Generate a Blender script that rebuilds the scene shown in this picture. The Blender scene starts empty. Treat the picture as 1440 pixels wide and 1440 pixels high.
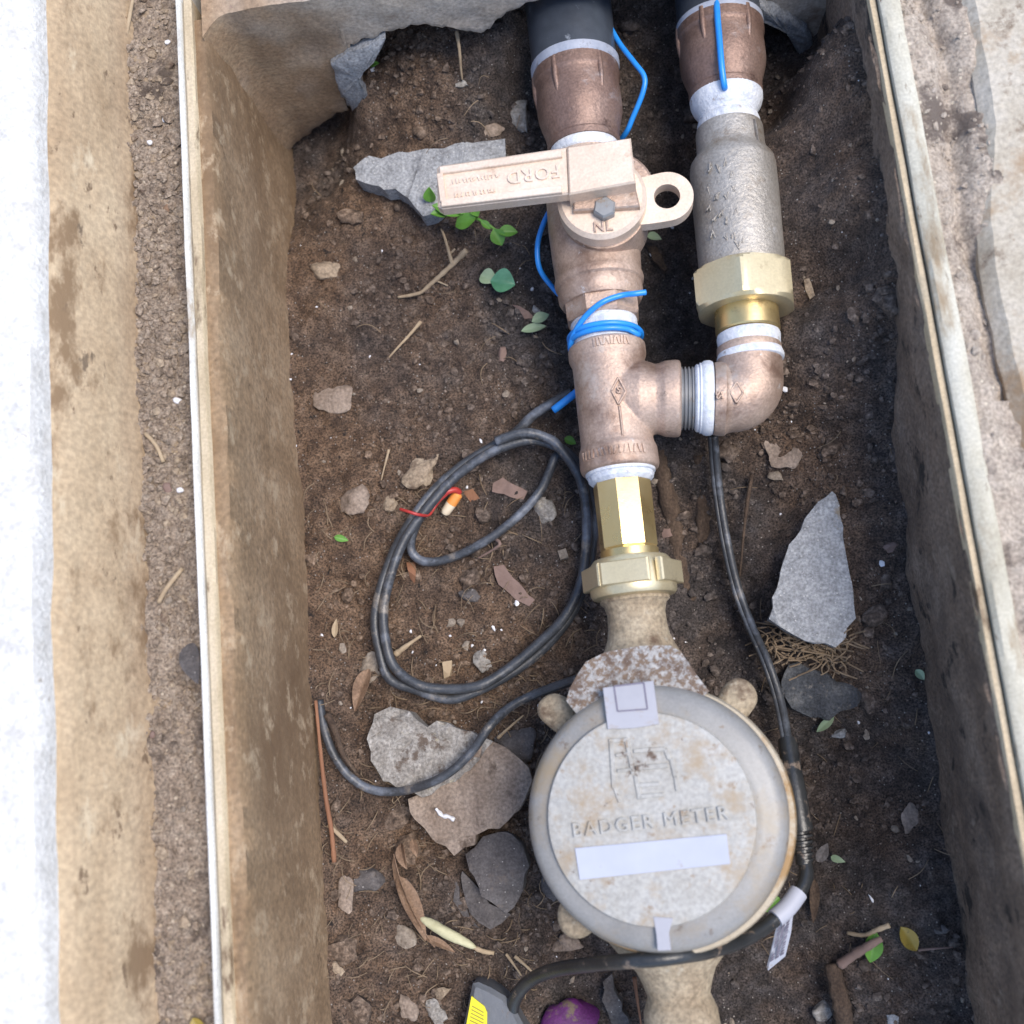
import bpy, bmesh, math, random
import numpy as np
from mathutils import Vector, Matrix

random.seed(7)
rng = np.random.RandomState(11)
scene = bpy.context.scene
col = scene.collection

# ------------------------------------------------------------------ camera
F = 1600.0                       # focal length in photo pixels (photo 1440 wide)
HC = 0.55                        # camera height above the pit floor, metres
d = Vector((-733, 7520, -1600)).normalized()          # box axis (+Y) seen from the camera
nx = 200.0
n = Vector((nx, (733 * nx - 1600 * 1600) / 7520.0, -1600)).normalized()   # straight down
EY, EZ = d, -n
EX = EY.cross(EZ).normalized()
C2W = Matrix((EX, EY, EZ))       # rows: camera vector -> world vector
CAM = Vector((0, 0, HC))

cam_data = bpy.data.cameras.new('camera')
cam = bpy.data.objects.new('camera', cam_data)
col.objects.link(cam)
cam.matrix_world = Matrix.Translation(CAM) @ C2W.to_4x4()
cam_data.sensor_width = 36.0
cam_data.lens = F / 1440.0 * 36.0
cam_data.clip_start = 0.01
cam_data.clip_end = 100.0
cam_data.dof.use_dof = True
cam_data.dof.focus_distance = 0.53
cam_data.dof.aperture_fstop = 7.5
scene.camera = cam

# ------------------------------------------------------------------ light
SUN_EL, SUN_AZ = math.radians(66), math.radians(95)   # azimuth measured from +Y towards +X
world = bpy.data.worlds.new('World')
scene.world = world
world.use_nodes = True
wn = world.node_tree.nodes
sky = wn.new('ShaderNodeTexSky')
sky.sky_type = 'NISHITA'
sky.sun_disc = False
sky.sun_elevation = SUN_EL
sky.sun_rotation = SUN_AZ
bg = wn['Background']
bg.inputs['Strength'].default_value = 0.115
world.node_tree.links.new(sky.outputs['Color'], bg.inputs['Color'])
sl = bpy.data.lights.new('sun', 'SUN')
sl.energy = 1.5
sl.angle = math.radians(32)
sl.color = (1.0, 0.91, 0.80)
sun = bpy.data.objects.new('sun', sl)
col.objects.link(sun)
sdir = Vector((math.sin(SUN_AZ) * math.cos(SUN_EL), math.cos(SUN_AZ) * math.cos(SUN_EL), math.sin(SUN_EL)))
sun.rotation_euler = sdir.to_track_quat('Z', 'Y').to_euler()
scene.view_settings.view_transform = 'Standard'
scene.view_settings.look = 'None'
scene.view_settings.exposure = 1.38
scene.view_settings.gamma = 1.0
scene.view_settings.use_curve_mapping = False
scene.render.engine = 'CYCLES'

# ------------------------------------------------------------------ places
def ray(px, py):
    return C2W @ Vector(((px - 720.0) / F, (720.0 - py) / F, -1.0))

def P(px, py, z):
    """world point at height z seen at a photo pixel"""
    r = ray(px, py)
    return CAM + r * ((z - HC) / r.z)

def PY(px, py, y):
    r = ray(px, py)
    return CAM + r * (y / r.y)

def MPP(p):
    """metres per photo pixel at a world point"""
    v = C2W.transposed() @ (Vector(p) - CAM)
    return -v.z / F

PERM = rng.permutation(256)
PERM = np.concatenate([PERM, PERM])
VAL = rng.rand(256)

def vnoise(x, y, seed=0):
    x = np.asarray(x, float) + seed * 17.13
    y = np.asarray(y, float) + seed * 9.71
    xi, yi = np.floor(x).astype(int), np.floor(y).astype(int)
    fx, fy = x - xi, y - yi
    fx = fx * fx * (3 - 2 * fx)
    fy = fy * fy * (3 - 2 * fy)
    def h(a, b):
        return VAL[PERM[(PERM[a & 255] + b) & 255]]
    a = h(xi, yi) * (1 - fx) + h(xi + 1, yi) * fx
    b = h(xi, yi + 1) * (1 - fx) + h(xi + 1, yi + 1) * fx
    return (a * (1 - fy) + b * fy) * 2 - 1

def fbm(x, y, octs=4, seed=0, gain=0.5):
    s, a, f = 0, 1.0, 1.0
    for o in range(octs):
        s = s + a * vnoise(x * f, y * f, seed + o * 3)
        a *= gain
        f *= 2.03
    return s

def crater(x, y, cell, seed=0):
    """distance to the nearest jittered cell point, 0..1: rounded clods"""
    gx, gy = np.floor(x / cell).astype(int), np.floor(y / cell).astype(int)
    best = np.full(np.shape(x), 9.0)
    for i in (-1, 0, 1):
        for j in (-1, 0, 1):
            a, b = gx + i, gy + j
            h1 = VAL[PERM[(PERM[(a + seed) & 255] + b) & 255]]
            h2 = VAL[PERM[(PERM[(b + 57 + seed) & 255] + a) & 255]]
            dd = np.hypot(x / cell - (a + h1), y / cell - (b + h2))
            best = np.minimum(best, dd)
    return best

ZR = 0.11                        # height of the box rim above the pit floor
CTRL = [(430,250,-.014),(470,190,-.010),(400,440,.016),(415,600,.014),(420,750,.010),(435,950,.012),(445,1200,.012),(450,1440,.013),
 (520,120,.034),(600,60,.048),(700,40,.055),(520,300,.012),(600,400,.012),(700,500,.010),(520,600,.013),
 (650,800,.004),(520,900,.001),(650,1000,0),(600,1200,-.002),(550,1400,0),(700,1350,-.004),(1155,1115,-.032),(1140,1060,-.02),
 (760,150,.018),(920,150,.012),(930,400,-.016),(960,480,-.022),(940,300,-.006),(1085,115,.000),(1075,180,.008),(1140,95,.004),(900,600,.0),(960,750,-.010),(990,880,-.014),
 (900,1000,-.012),(900,1200,-.016),(1145,1130,-.016),(1100,1400,-.018),(850,1400,-.010),(760,1100,-.006),
 (1110,100,.012),(1190,60,.085),(1200,200,.080),(1130,250,.052),(1150,400,.042),(1200,520,.046),(1250,450,.072),
 (1200,700,.026),(1130,650,.016),(1290,700,.030),(1250,900,.023),(1300,1000,.020),(1200,1100,.006),(1300,1250,.014),
 (1250,1400,.003),(1370,1400,.010),(1150,950,.010),(1080,700,.004),(1235,250,.088),(1215,20,.095),(1262,120,.104),(1240,-60,.104),(1272,260,.098),(1290,380,.088),
 (800,-80,.06),(500,-60,.065),(1000,-90,.06),(1250,-60,.1),(600,1600,0),(1100,1600,-.01),(1450,1600,.01),(300,1000,.0),(300,500,.012),(380,250,-.012),(1440,900,.02)]
CP = np.array([[*P(a, b, c)] for a, b, c in CTRL])

def soil_base(x, y):
    x, y = np.asarray(x, float), np.asarray(y, float)
    w = 0; s = 0
    for cx, cy, cz in CP:
        k = 1.0 / ((x - cx) ** 2 + (y - cy) ** 2 + 2e-4) ** 1.8
        w = w + k; s = s + k * cz
    return s / w

def soil_h(x, y, fine=True):
    h = soil_base(x, y)
    h = h + .0042 * fbm(x * 22, y * 22, 3, 1)
    h = h + .0030 * (0.5 - np.minimum(crater(x, y, .017, 3), 1.0)) * (0.4 + 0.6 * (vnoise(x * 30, y * 30, 5) > -0.1))
    if fine:
        h = h + .0013 * fbm(x * 130, y * 130, 3, 2, 0.65) + .0007 * fbm(x * 420, y * 420, 2, 22) + .0008 * (0.5 - np.minimum(crater(x, y, .0052, 9), 1.0))
    return h

def G(px, py, dz=0.0):
    z = 0.01
    for _ in range(6):
        p = P(px, py, z)
        z = float(soil_h(p.x, p.y, False))
    return P(px, py, z + dz)

# ------------------------------------------------------------------ materials
def mat(name, stops, scale=60, detail=6, rough=0.7, metal=0.0, bump=0.3, bscale=None, bdist=0.001,
        stain=None, stain_scale=20, stain_lo=0.52, stain_hi=0.62, stretch=None, rough2=None, spec=None, trans=0.0, coat=0.0,
        speck=None, speck_scale=250, speck_size=0.16, sss=0.0, grain=0.0, gscale=900, dry=None):
    """noise-ramp base colour, an optional stain layer with its own shape, optional specks, bump"""
    m = bpy.data.materials.new(name)
    m.use_nodes = True
    nt = m.node_tree; N = nt.nodes; L = nt.links
    b = N['Principled BSDF']
    tc = N.new('ShaderNodeTexCoord')
    vec = tc.outputs['Object']
    if stretch:
        mp = N.new('ShaderNodeMapping'); mp.inputs['Scale'].default_value = stretch
        L.new(vec, mp.inputs['Vector']); vec = mp.outputs['Vector']
    nz = N.new('ShaderNodeTexNoise'); nz.inputs['Scale'].default_value = scale; nz.inputs['Detail'].default_value = detail
    nz.inputs['Roughness'].default_value = 0.65
    L.new(vec, nz.inputs['Vector'])
    cr = N.new('ShaderNodeValToRGB')
    els = cr.color_ramp.elements
    k = len(stops)
    for i, c in enumerate(stops):
        pos = 0.3 + 0.4 * i / max(1, k - 1)
        if i < 2: e = els[i]; e.position = pos
        else: e = els.new(pos)
        e.color = (*c, 1)
    if k == 1: els[1].color = (*stops[0], 1)
    L.new(nz.outputs['Fac'], cr.inputs['Fac'])
    out = cr.outputs['Color']
    if dry:                      # second ramp where the mesh's own 'dryness' is high; low soil values mean damp plus painted shade
        c2 = N.new('ShaderNodeValToRGB'); e2 = c2.color_ramp.elements
        for i, c in enumerate(dry):
            pos = .3 + .4 * i / (len(dry) - 1)
            if i < 2: e = e2[i]; e.position = pos
            else: e = e2.new(pos)
            e.color = (*c, 1)
        L.new(nz.outputs['Fac'], c2.inputs['Fac'])
        at = N.new('ShaderNodeAttribute'); at.attribute_name = 'tone_shade'
        mx = N.new('ShaderNodeMix'); mx.data_type = 'RGBA'
        L.new(at.outputs['Fac'], mx.inputs['Factor']); L.new(out, mx.inputs['A']); L.new(c2.outputs['Color'], mx.inputs['B'])
        out = mx.outputs['Result']
    def mix(fac, a, colr):
        mx = N.new('ShaderNodeMix'); mx.data_type = 'RGBA'
        L.new(fac, mx.inputs['Factor']); L.new(a, mx.inputs['A']); mx.inputs['B'].default_value = (*colr, 1)
        return mx.outputs['Result']
    if grain:
        g = N.new('ShaderNodeTexNoise'); g.inputs['Scale'].default_value = gscale; g.inputs['Detail'].default_value = 3
        L.new(tc.outputs['Object'], g.inputs['Vector'])
        gm = N.new('ShaderNodeMapRange'); gm.inputs['From Min'].default_value = .3; gm.inputs['From Max'].default_value = .7
        gm.inputs['To Min'].default_value = 1 - grain; gm.inputs['To Max'].default_value = 1 + grain
        L.new(g.outputs['Fac'], gm.inputs['Value'])
        vm = N.new('ShaderNodeVectorMath'); vm.operation = 'SCALE'
        L.new(out, vm.inputs[0]); L.new(gm.outputs['Result'], vm.inputs['Scale']); out = vm.outputs['Vector']
    if stain:
        sts = stain if isinstance(stain, list) else [(stain, stain_scale, stain_lo, stain_hi)]
        for i, (sc_, ss, lo, hi) in enumerate(sts):
            n2 = N.new('ShaderNodeTexNoise'); n2.inputs['Scale'].default_value = ss; n2.inputs['Detail'].default_value = 8
            n2.inputs['Roughness'].default_value = 0.7
            mp = N.new('ShaderNodeMapping'); mp.inputs['Location'].default_value = (3.1 + i * 5, 1.7, i * 2.3)
            L.new(vec, mp.inputs['Vector']); L.new(mp.outputs['Vector'], n2.inputs['Vector'])
            mr = N.new('ShaderNodeMapRange'); mr.inputs['From Min'].default_value = lo; mr.inputs['From Max'].default_value = hi
            L.new(n2.outputs['Fac'], mr.inputs['Value'])
            out = mix(mr.outputs['Result'], out, sc_)
    if speck:
        vo = N.new('ShaderNodeTexVoronoi'); vo.inputs['Scale'].default_value = speck_scale
        L.new(tc.outputs['Object'], vo.inputs['Vector'])
        mr = N.new('ShaderNodeMapRange'); mr.inputs['From Min'].default_value = speck_size; mr.inputs['From Max'].default_value = speck_size * 0.6
        L.new(vo.outputs['Distance'], mr.inputs['Value'])
        # only a share of the cells carry a speck
        sp = N.new('ShaderNodeSeparateColor'); L.new(vo.outputs['Color'], sp.inputs['Color'])
        gt = N.new('ShaderNodeMath'); gt.operation = 'GREATER_THAN'; gt.inputs[1].default_value = 0.8
        L.new(sp.outputs['Red'], gt.inputs[0])
        mu = N.new('ShaderNodeMath'); mu.operation = 'MULTIPLY'
        L.new(mr.outputs['Result'], mu.inputs[0]); L.new(gt.outputs['Value'], mu.inputs[1])
        out = mix(mu.outputs['Value'], out, speck)
    L.new(out, b.inputs['Base Color'])
    b.inputs['Metallic'].default_value = metal
    if rough2 is not None:
        mr = N.new('ShaderNodeMapRange'); mr.inputs['From Min'].default_value = .35; mr.inputs['From Max'].default_value = .65
        mr.inputs['To Min'].default_value = rough; mr.inputs['To Max'].default_value = rough2
        L.new(nz.outputs['Fac'], mr.inputs['Value']); L.new(mr.outputs['Result'], b.inputs['Roughness'])
    else:
        b.inputs['Roughness'].default_value = rough
    if spec is not None: b.inputs['Specular IOR Level'].default_value = spec
    if coat: b.inputs['Coat Weight'].default_value = coat; b.inputs['Coat Roughness'].default_value = .25
    if sss:
        b.inputs['Subsurface Weight'].default_value = sss; b.inputs['Subsurface Radius'].default_value = (.004, .004, .004)
        b.inputs['Subsurface Scale'].default_value = .5
    if bump:
        n3 = N.new('ShaderNodeTexNoise'); n3.inputs['Scale'].default_value = bscale or scale * 4; n3.inputs['Detail'].default_value = 5
        n3.inputs['Roughness'].default_value = 0.7
        L.new(vec, n3.inputs['Vector'])
        bp = N.new('ShaderNodeBump'); bp.inputs['Strength'].default_value = bump; bp.inputs['Distance'].default_value = bdist
        L.new(n3.outputs['Fac'], bp.inputs['Height']); L.new(bp.outputs['Normal'], b.inputs['Normal'])
    return m

M = {}
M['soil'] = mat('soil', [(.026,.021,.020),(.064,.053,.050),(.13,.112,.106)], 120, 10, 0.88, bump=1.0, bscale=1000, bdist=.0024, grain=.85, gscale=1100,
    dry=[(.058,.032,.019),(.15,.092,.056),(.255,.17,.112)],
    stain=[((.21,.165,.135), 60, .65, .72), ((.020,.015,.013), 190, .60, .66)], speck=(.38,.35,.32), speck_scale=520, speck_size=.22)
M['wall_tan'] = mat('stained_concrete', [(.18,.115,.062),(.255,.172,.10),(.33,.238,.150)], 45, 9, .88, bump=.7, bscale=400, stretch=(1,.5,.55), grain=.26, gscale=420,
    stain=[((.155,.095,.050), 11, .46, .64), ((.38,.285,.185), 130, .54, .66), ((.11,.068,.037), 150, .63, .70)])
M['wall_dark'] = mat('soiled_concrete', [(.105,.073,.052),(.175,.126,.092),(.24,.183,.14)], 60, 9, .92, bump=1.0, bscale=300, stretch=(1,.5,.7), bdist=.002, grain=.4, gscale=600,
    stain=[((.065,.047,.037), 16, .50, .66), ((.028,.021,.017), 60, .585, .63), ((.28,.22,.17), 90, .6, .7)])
M['end_wall'] = mat('end_wall_concrete', [(.30,.245,.19),(.40,.34,.28),(.48,.42,.36)], 40, 9, .9, bump=.6, bscale=350, grain=.22, gscale=600,
    dry=[(.20,.125,.07),(.28,.185,.11),(.35,.25,.155)], stain=[((.19,.12,.075), 24, .55, .68), ((.24,.15,.13), 45, .63, .7)])
M['kerb'] = mat('tan_concrete', [(.29,.205,.125),(.375,.28,.18),(.43,.335,.225)], 30, 9, .85, bump=.4, bscale=300, stretch=(1,.5,1), grain=.2, gscale=450,
    stain=[((.19,.125,.07), 40, .54, .64), ((.15,.10,.06), 130, .61, .66), ((.50,.41,.29), 40, .6, .7), ((.14,.10,.065), 75, .64, .68)])
M['pave'] = mat('pale_concrete', [(.52,.505,.48),(.61,.60,.585),(.67,.665,.65)], 90, 10, .9, bump=1.0, bscale=500, bdist=.0012, grain=.16, gscale=500,
    stain=[((.47,.45,.42), 60, .60, .72), ((.40,.36,.32), 150, .64, .69)])
M['pave_right'] = mat('worn_concrete', [(.33,.285,.22),(.41,.365,.295),(.46,.42,.36)], 45, 9, .9, bump=.6, bscale=300, grain=.2, gscale=500,
    stain=[((.30,.21,.13), 16, .50, .60), ((.19,.145,.105), 60, .58, .66)])
M['rim'] = mat('rim_cream', [(.32,.29,.22),(.43,.405,.33),(.49,.475,.41)], 60, 8, .7, bump=.3, stretch=(1,.3,1), grain=.14, stain=[((.25,.19,.12), 45, .54, .66), ((.12,.085,.055), 140, .61, .67)])
M['rim_white'] = mat('rim_white', [(.44,.42,.37),(.56,.55,.51),(.62,.62,.60)], 60, 8, .65, bump=.25, stretch=(1,.3,1), grain=.14, stain=[((.32,.25,.17), 50, .57, .66), ((.16,.11,.07), 110, .63, .69)])
M['rim_tan'] = mat('rim_tan', [(.34,.26,.16),(.46,.37,.245),(.55,.46,.33)], 60, 7, .7, bump=.4, stretch=(1,.3,1), grain=.15, stain=[((.14,.09,.05), 70, .57, .64)])
M['grit'] = mat('grit', [(.19,.14,.10),(.32,.25,.19),(.44,.365,.29)], 220, 10, .95, bump=1.0, bscale=800, bdist=.002, grain=.5, gscale=800,
    stain=[((.12,.09,.07), 40, .56, .64), ((.42,.31,.20), 120, .60, .66)], speck=(.60,.50,.38), speck_scale=330, speck_size=.26)
M['grit_pale'] = mat('grit_pale', [(.31,.255,.21),(.42,.355,.29),(.50,.43,.36)], 140, 10, .95, bump=1.0, bscale=600, bdist=.0015, grain=.35, gscale=700,
    stain=[((.15,.12,.10), 28, .55, .62)], speck=(.66,.58,.46), speck_scale=260, speck_size=.2)
M['bronze'] = mat('cast_bronze', [(.35,.245,.185),(.46,.34,.27),(.55,.43,.35)], 30, 9, .38, .52, bump=.7, bscale=600, bdist=.0005, rough2=.62, grain=.15,
    stain=[((.57,.51,.455), 22, .53, .66), ((.23,.15,.11), 38, .54, .68), ((.18,.14,.11), 110, .64, .70), ((.62,.585,.56), 90, .64, .70)])
M['bronze_dark'] = mat('aged_bronze', [(.14,.085,.066),(.215,.14,.112),(.28,.20,.165)], 35, 8, .45, .4, bump=.7, bscale=480, bdist=.0005, grain=.2,
    stain=[((.37,.335,.335), 40, .57, .70), ((.10,.062,.05), 60, .57, .68)])
M['bronze_pale'] = mat('pale_bronze', [(.58,.45,.345),(.66,.53,.42),(.72,.60,.50)], 35, 7, .46, .3, bump=.4, bscale=600, bdist=.0004, grain=.09, stain=[((.44,.31,.22), 45, .60, .70), ((.76,.66,.57), 60, .6, .7)])
M['bronze_mud'] = mat('muddy_bronze', [(.25,.19,.125),(.34,.275,.19),(.40,.34,.25)], 55, 9, .8, .2, bump=.8, bscale=450, bdist=.0007, grain=.3, gscale=600,
    stain=[((.13,.085,.055), 40, .53, .64), ((.48,.43,.34), 70, .6, .7)])
M['brass'] = mat('brass', [(.62,.46,.20),(.72,.56,.28)], 50, 5, .24, .85, bump=.2, bscale=500, bdist=.0003, rough2=.42, stain=[((.38,.27,.13), 45, .58, .68)])
M['brass_pale'] = mat('pale_brass', [(.58,.49,.30),(.66,.57,.37)], 50, 5, .34, .6, bump=.2, bscale=500, bdist=.0003, grain=.06, stain=[((.38,.30,.18), 45, .58, .68)])
M['steel'] = mat('cast_grey', [(.30,.275,.245),(.37,.345,.31),(.44,.415,.38)], 45, 6, .4, .45, bump=.9, bscale=480, bdist=.0006, grain=.18, stain=[((.24,.195,.15), 40, .56, .68), ((.50,.49,.48), 60, .62, .7)])
M['bolt'] = mat('bolt_grey', [(.20,.205,.21),(.28,.285,.29)], 60, 4, .5, .35, bump=.2, stain=[((.2,.15,.11), 200, .58, .66)])
M['tape'] = mat('thread_tape', [(.50,.54,.60),(.64,.67,.72),(.70,.72,.75)], 180, 6, .6, bump=.9, bscale=500, bdist=.0008, stain=[((.34,.30,.28), 120, .60, .68), ((.42,.46,.54), 60, .55, .66)])
M['pvc_edge'] = mat('scuffed_pvc_edge', [(.24,.27,.34),(.36,.39,.46)], 120, 6, .5, bump=.3, stain=[((.13,.13,.15), 90, .56, .66)])
M['pvc'] = mat('grey_pvc', [(.035,.042,.055),(.062,.074,.095)], 60, 6, .35, bump=.15, stain=[((.30,.33,.38), 70, .62, .72)])
M['register_ring'] = mat('register_ring', [(.19,.185,.175),(.23,.225,.215),(.26,.255,.245)], 30, 6, .4, bump=.2, bscale=300, bdist=.0005, grain=.08,
    stain=[((.25,.20,.135), 20, .48, .64), ((.16,.105,.06), 80, .61, .69), ((.14,.115,.09), 150, .62, .70)])
M['register_flange'] = mat('register_flange', [(.36,.30,.21),(.42,.37,.29)], 40, 6, .6, bump=.3, grain=.1, stain=[((.27,.16,.06), 30, .5, .6)])
M['disc'] = mat('register_disc', [(.30,.285,.255),(.35,.34,.315),(.38,.375,.36)], 60, 9, .6, bump=.6, bscale=400, bdist=.0004, grain=.16, gscale=600,
    stain=[((.305,.24,.165), 48, .50, .65), ((.22,.145,.08), 105, .59, .68), ((.10,.065,.045), 32, .66, .69), ((.14,.105,.085), 190, .65, .70)])
M['lavender'] = mat('white_plastic', [(.30,.30,.33),(.35,.35,.385)], 40, 4, .45, bump=.1, stain=[((.28,.22,.16), 80, .56, .68)])
M['label'] = mat('label_white', [(.36,.38,.45),(.41,.43,.50)], 40, 3, .5, bump=0, stain=[((.30,.265,.23), 130, .62, .71)])
M['collar'] = mat('soil_covered_plastic', [(.30,.29,.28),(.38,.37,.36)], 40, 6, .8, bump=1.0, bscale=500, grain=.3, gscale=700,
    stain=[((.17,.12,.085), 420, .47, .54), ((.12,.08,.058), 90, .52, .60), ((.40,.39,.38), 500, .60, .66)])
M['cable'] = mat('dusty_black_cable', [(.028,.031,.036),(.065,.071,.082)], 90, 6, .38, bump=.5, bscale=500, bdist=.0005, grain=.2,
    stain=[((.17,.19,.23), 40, .52, .68), ((.20,.175,.15), 75, .56, .66), ((.34,.31,.27), 190, .66, .71)])
M['cable_black'] = mat('black_cable', [(.016,.018,.020),(.034,.036,.038)], 90, 6, .32, bump=.4, bscale=400, bdist=.0005,
    stain=[((.18,.14,.11), 110, .58, .64), ((.30,.27,.24), 220, .66, .71)])
M['blue'] = mat('blue_wire', [(.015,.21,.66),(.025,.27,.75)], 90, 3, .35, bump=.05)
M['red'] = mat('red_wire', [(.35,.03,.03),(.45,.05,.04)], 90, 3, .4, bump=.05, stain=[((.2,.08,.06), 200, .6, .68)])
M['orange'] = mat('orange_connector', [(.75,.26,.05),(.80,.33,.09)], 90, 3, .35, bump=.05)
M['cream'] = mat('cream_gel', [(.78,.62,.40),(.82,.72,.56)], 90, 3, .35, bump=.05)
M['stone_grey'] = mat('grey_stone', [(.20,.205,.215),(.29,.30,.315),(.38,.39,.405)], 160, 10, .92, bump=1.0, bscale=520, bdist=.0012, grain=.32, gscale=800,
    stain=[((.26,.215,.16), 40, .61, .68), ((.13,.125,.125), 230, .63, .68)], speck=(.50,.50,.50), speck_scale=600, speck_size=.25)
M['stone_mixed'] = mat('pitted_stone', [(.20,.18,.16),(.30,.28,.255),(.42,.40,.375)], 140, 10, .95, bump=1.0, bscale=420, bdist=.0018, grain=.35, gscale=700,
    stain=[((.13,.10,.08), 80, .54, .61), ((.48,.43,.31), 55, .63, .68)])
M['stone_brown'] = mat('brown_stone', [(.17,.125,.095),(.25,.195,.155),(.33,.265,.215)], 80, 9, .95, bump=.9, bscale=500, bdist=.001, stretch=(1,.6,1), grain=.3, gscale=700,
    stain=[((.11,.08,.06), 60, .58, .66)])
M['stone_dark'] = mat('dark_stone', [(.060,.053,.052),(.095,.085,.083),(.13,.118,.115)], 90, 8, .8, bump=.8, bscale=420, bdist=.001, grain=.3, speck=(.36,.34,.32), speck_scale=520, speck_size=.2, stain=[((.15,.12,.10), 70, .58, .68)])
M['stone_black'] = mat('slaty_stone', [(.030,.033,.040),(.065,.07,.078),(.15,.15,.15)], 90, 9, .8, bump=1.0, bscale=300, bdist=.002, grain=.4, stain=[((.26,.235,.205), 45, .58, .64)])
M['stone_tan'] = mat('tan_stone', [(.20,.15,.105),(.29,.225,.16),(.37,.30,.22)], 120, 7, .95, bump=1.0, bscale=500, grain=.35, gscale=700, stain=[((.13,.09,.065), 90, .54, .64)])
M['pebble'] = mat('pebble', [(.16,.125,.095),(.24,.20,.16),(.32,.28,.235)], 160, 6, .92, bump=.6, bscale=700, grain=.25)
M['leaf'] = mat('green_leaf', [(.075,.20,.025),(.13,.30,.045)], 120, 3, .45, bump=.2, bscale=500, sss=.0)
M['leaf_teal'] = mat('teal_leaf', [(.05,.17,.09),(.10,.26,.15)], 150, 3, .35, bump=.2, bscale=400, stain=[((.06,.20,.03), 60, .56, .66)])
M['leaf_pale'] = mat('pale_leaf', [(.24,.33,.19),(.32,.40,.26)], 150, 3, .5, bump=.2)
M['leaf_yellow'] = mat('yellow_leaf', [(.22,.17,.03),(.34,.24,.05)], 120, 4, .5, bump=.2, stain=[((.07,.05,.02), 160, .56, .62)])
M['leaf_dry'] = mat('dry_leaf', [(.11,.062,.036),(.20,.125,.078),(.27,.18,.12)], 100, 6, .75, bump=.7, grain=.25, stain=[((.25,.10,.04), 50, .58, .68)])
M['twig'] = mat('tan_root', [(.28,.205,.13),(.42,.33,.22)], 160, 5, .9, bump=.4, bscale=600)
M['fibre'] = mat('root_fibre', [(.17,.12,.075),(.30,.225,.15)], 60, 4, .9, bump=0)
M['bark'] = mat('brown_bark', [(.040,.026,.019),(.078,.052,.036),(.13,.092,.065)], 140, 8, .95, bump=1.0, bscale=500, stretch=(1.6,.5,1), grain=.4)
M['wood_red'] = mat('red_wood', [(.17,.075,.040),(.27,.13,.07)], 120, 6, .8, bump=.5, stretch=(2,.4,1))
M['wood_pink'] = mat('pinkish_wood', [(.16,.105,.085),(.24,.165,.14)], 120, 6, .85, bump=.5, bscale=500)
M['pod'] = mat('pale_pod', [(.42,.40,.24),(.54,.52,.34)], 150, 5, .7, bump=.5, bscale=500, stain=[((.30,.22,.12), 90, .6, .68)])
M['purple'] = mat('purple_plastic', [(.075,.012,.09),(.115,.018,.135)], 80, 4, .6, bump=.5, grain=.2, stain=[((.13,.095,.07), 130, .52, .60)])
M['bag'] = mat('grey_plastic', [(.085,.092,.105),(.13,.14,.155)], 60, 5, .5, bump=.3, stain=[((.10,.08,.065), 90, .58, .66)])
M['yellow'] = mat('yellow_label', [(.66,.58,.01),(.74,.66,.02)], 60, 3, .5, bump=.05)
M['ink'] = mat('ink', [(.13,.12,.16),(.16,.15,.20)], 200, 3, .6, bump=0)
M['ink_soft'] = mat('ink_soft', [(.20,.18,.03),(.24,.22,.04)], 200, 3, .6, bump=0)
M['white_bit'] = mat('white_chip', [(.62,.62,.64),(.76,.76,.78)], 200, 4, .6, bump=.2)
M['crumb'] = mat('soil_crumb', [(.026,.021,.019),(.066,.055,.051),(.14,.12,.11)], 330, 2, .95, bump=.5, bscale=900, grain=.4, dry=[(.05,.032,.021),(.13,.088,.060),(.25,.18,.13)])

# ------------------------------------------------------------------ mesh helpers
WORLD = {}                       # world position of every object's origin

def obj(name, verts, faces, m, parent=None, origin=None, smooth=None):
    if not isinstance(verts, np.ndarray):
        verts = np.array([tuple(v) for v in verts], float)
    if parent is not None:
        origin = WORLD[parent.name]
        loc = (0, 0, 0)
    else:
        if origin is None:
            origin = Vector((float(verts[:, 0].mean()), float(verts[:, 1].mean()), float(verts[:, 2].min())))
        loc = origin
    vv = verts - np.array(origin)
    me = bpy.data.meshes.new(name)
    me.from_pydata(vv.tolist(), [], faces if isinstance(faces, list) else faces.tolist())
    if m: me.materials.append(M[m] if isinstance(m, str) else m)
    me.update()
    if smooth is not None:
        me.shade_smooth()
        if smooth < 180: me.set_sharp_from_angle(angle=math.radians(smooth))
    o = bpy.data.objects.new(name, me)
    col.objects.link(o)
    o.location = loc
    if parent is not None: o.parent = parent
    WORLD[o.name] = Vector(origin)
    return o

def tag(o, label, cat, group=None):
    o['label'] = label; o['category'] = cat
    if group: o['group'] = group
    return o

def thing(name, label, cat, loc, group=None):
    o = bpy.data.objects.new(name, None)
    o.empty_display_size = .01
    col.objects.link(o)
    o.location = loc
    WORLD[o.name] = Vector(loc)
    return tag(o, label, cat, group)

def structure(o):
    o['kind'] = 'structure'; return o

def stuff(o, label=None, cat=None):
    o['kind'] = 'stuff'
    if label: o['label'] = label
    if cat: o['category'] = cat
    return o

def frame(ax):
    ax = Vector(ax).normalized()
    up = Vector((0, 0, 1)) if abs(ax.z) < .9 else Vector((0, 1, 0))
    u = up.cross(ax).normalized()
    v = ax.cross(u).normalized()
    return ax, u, v

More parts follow.
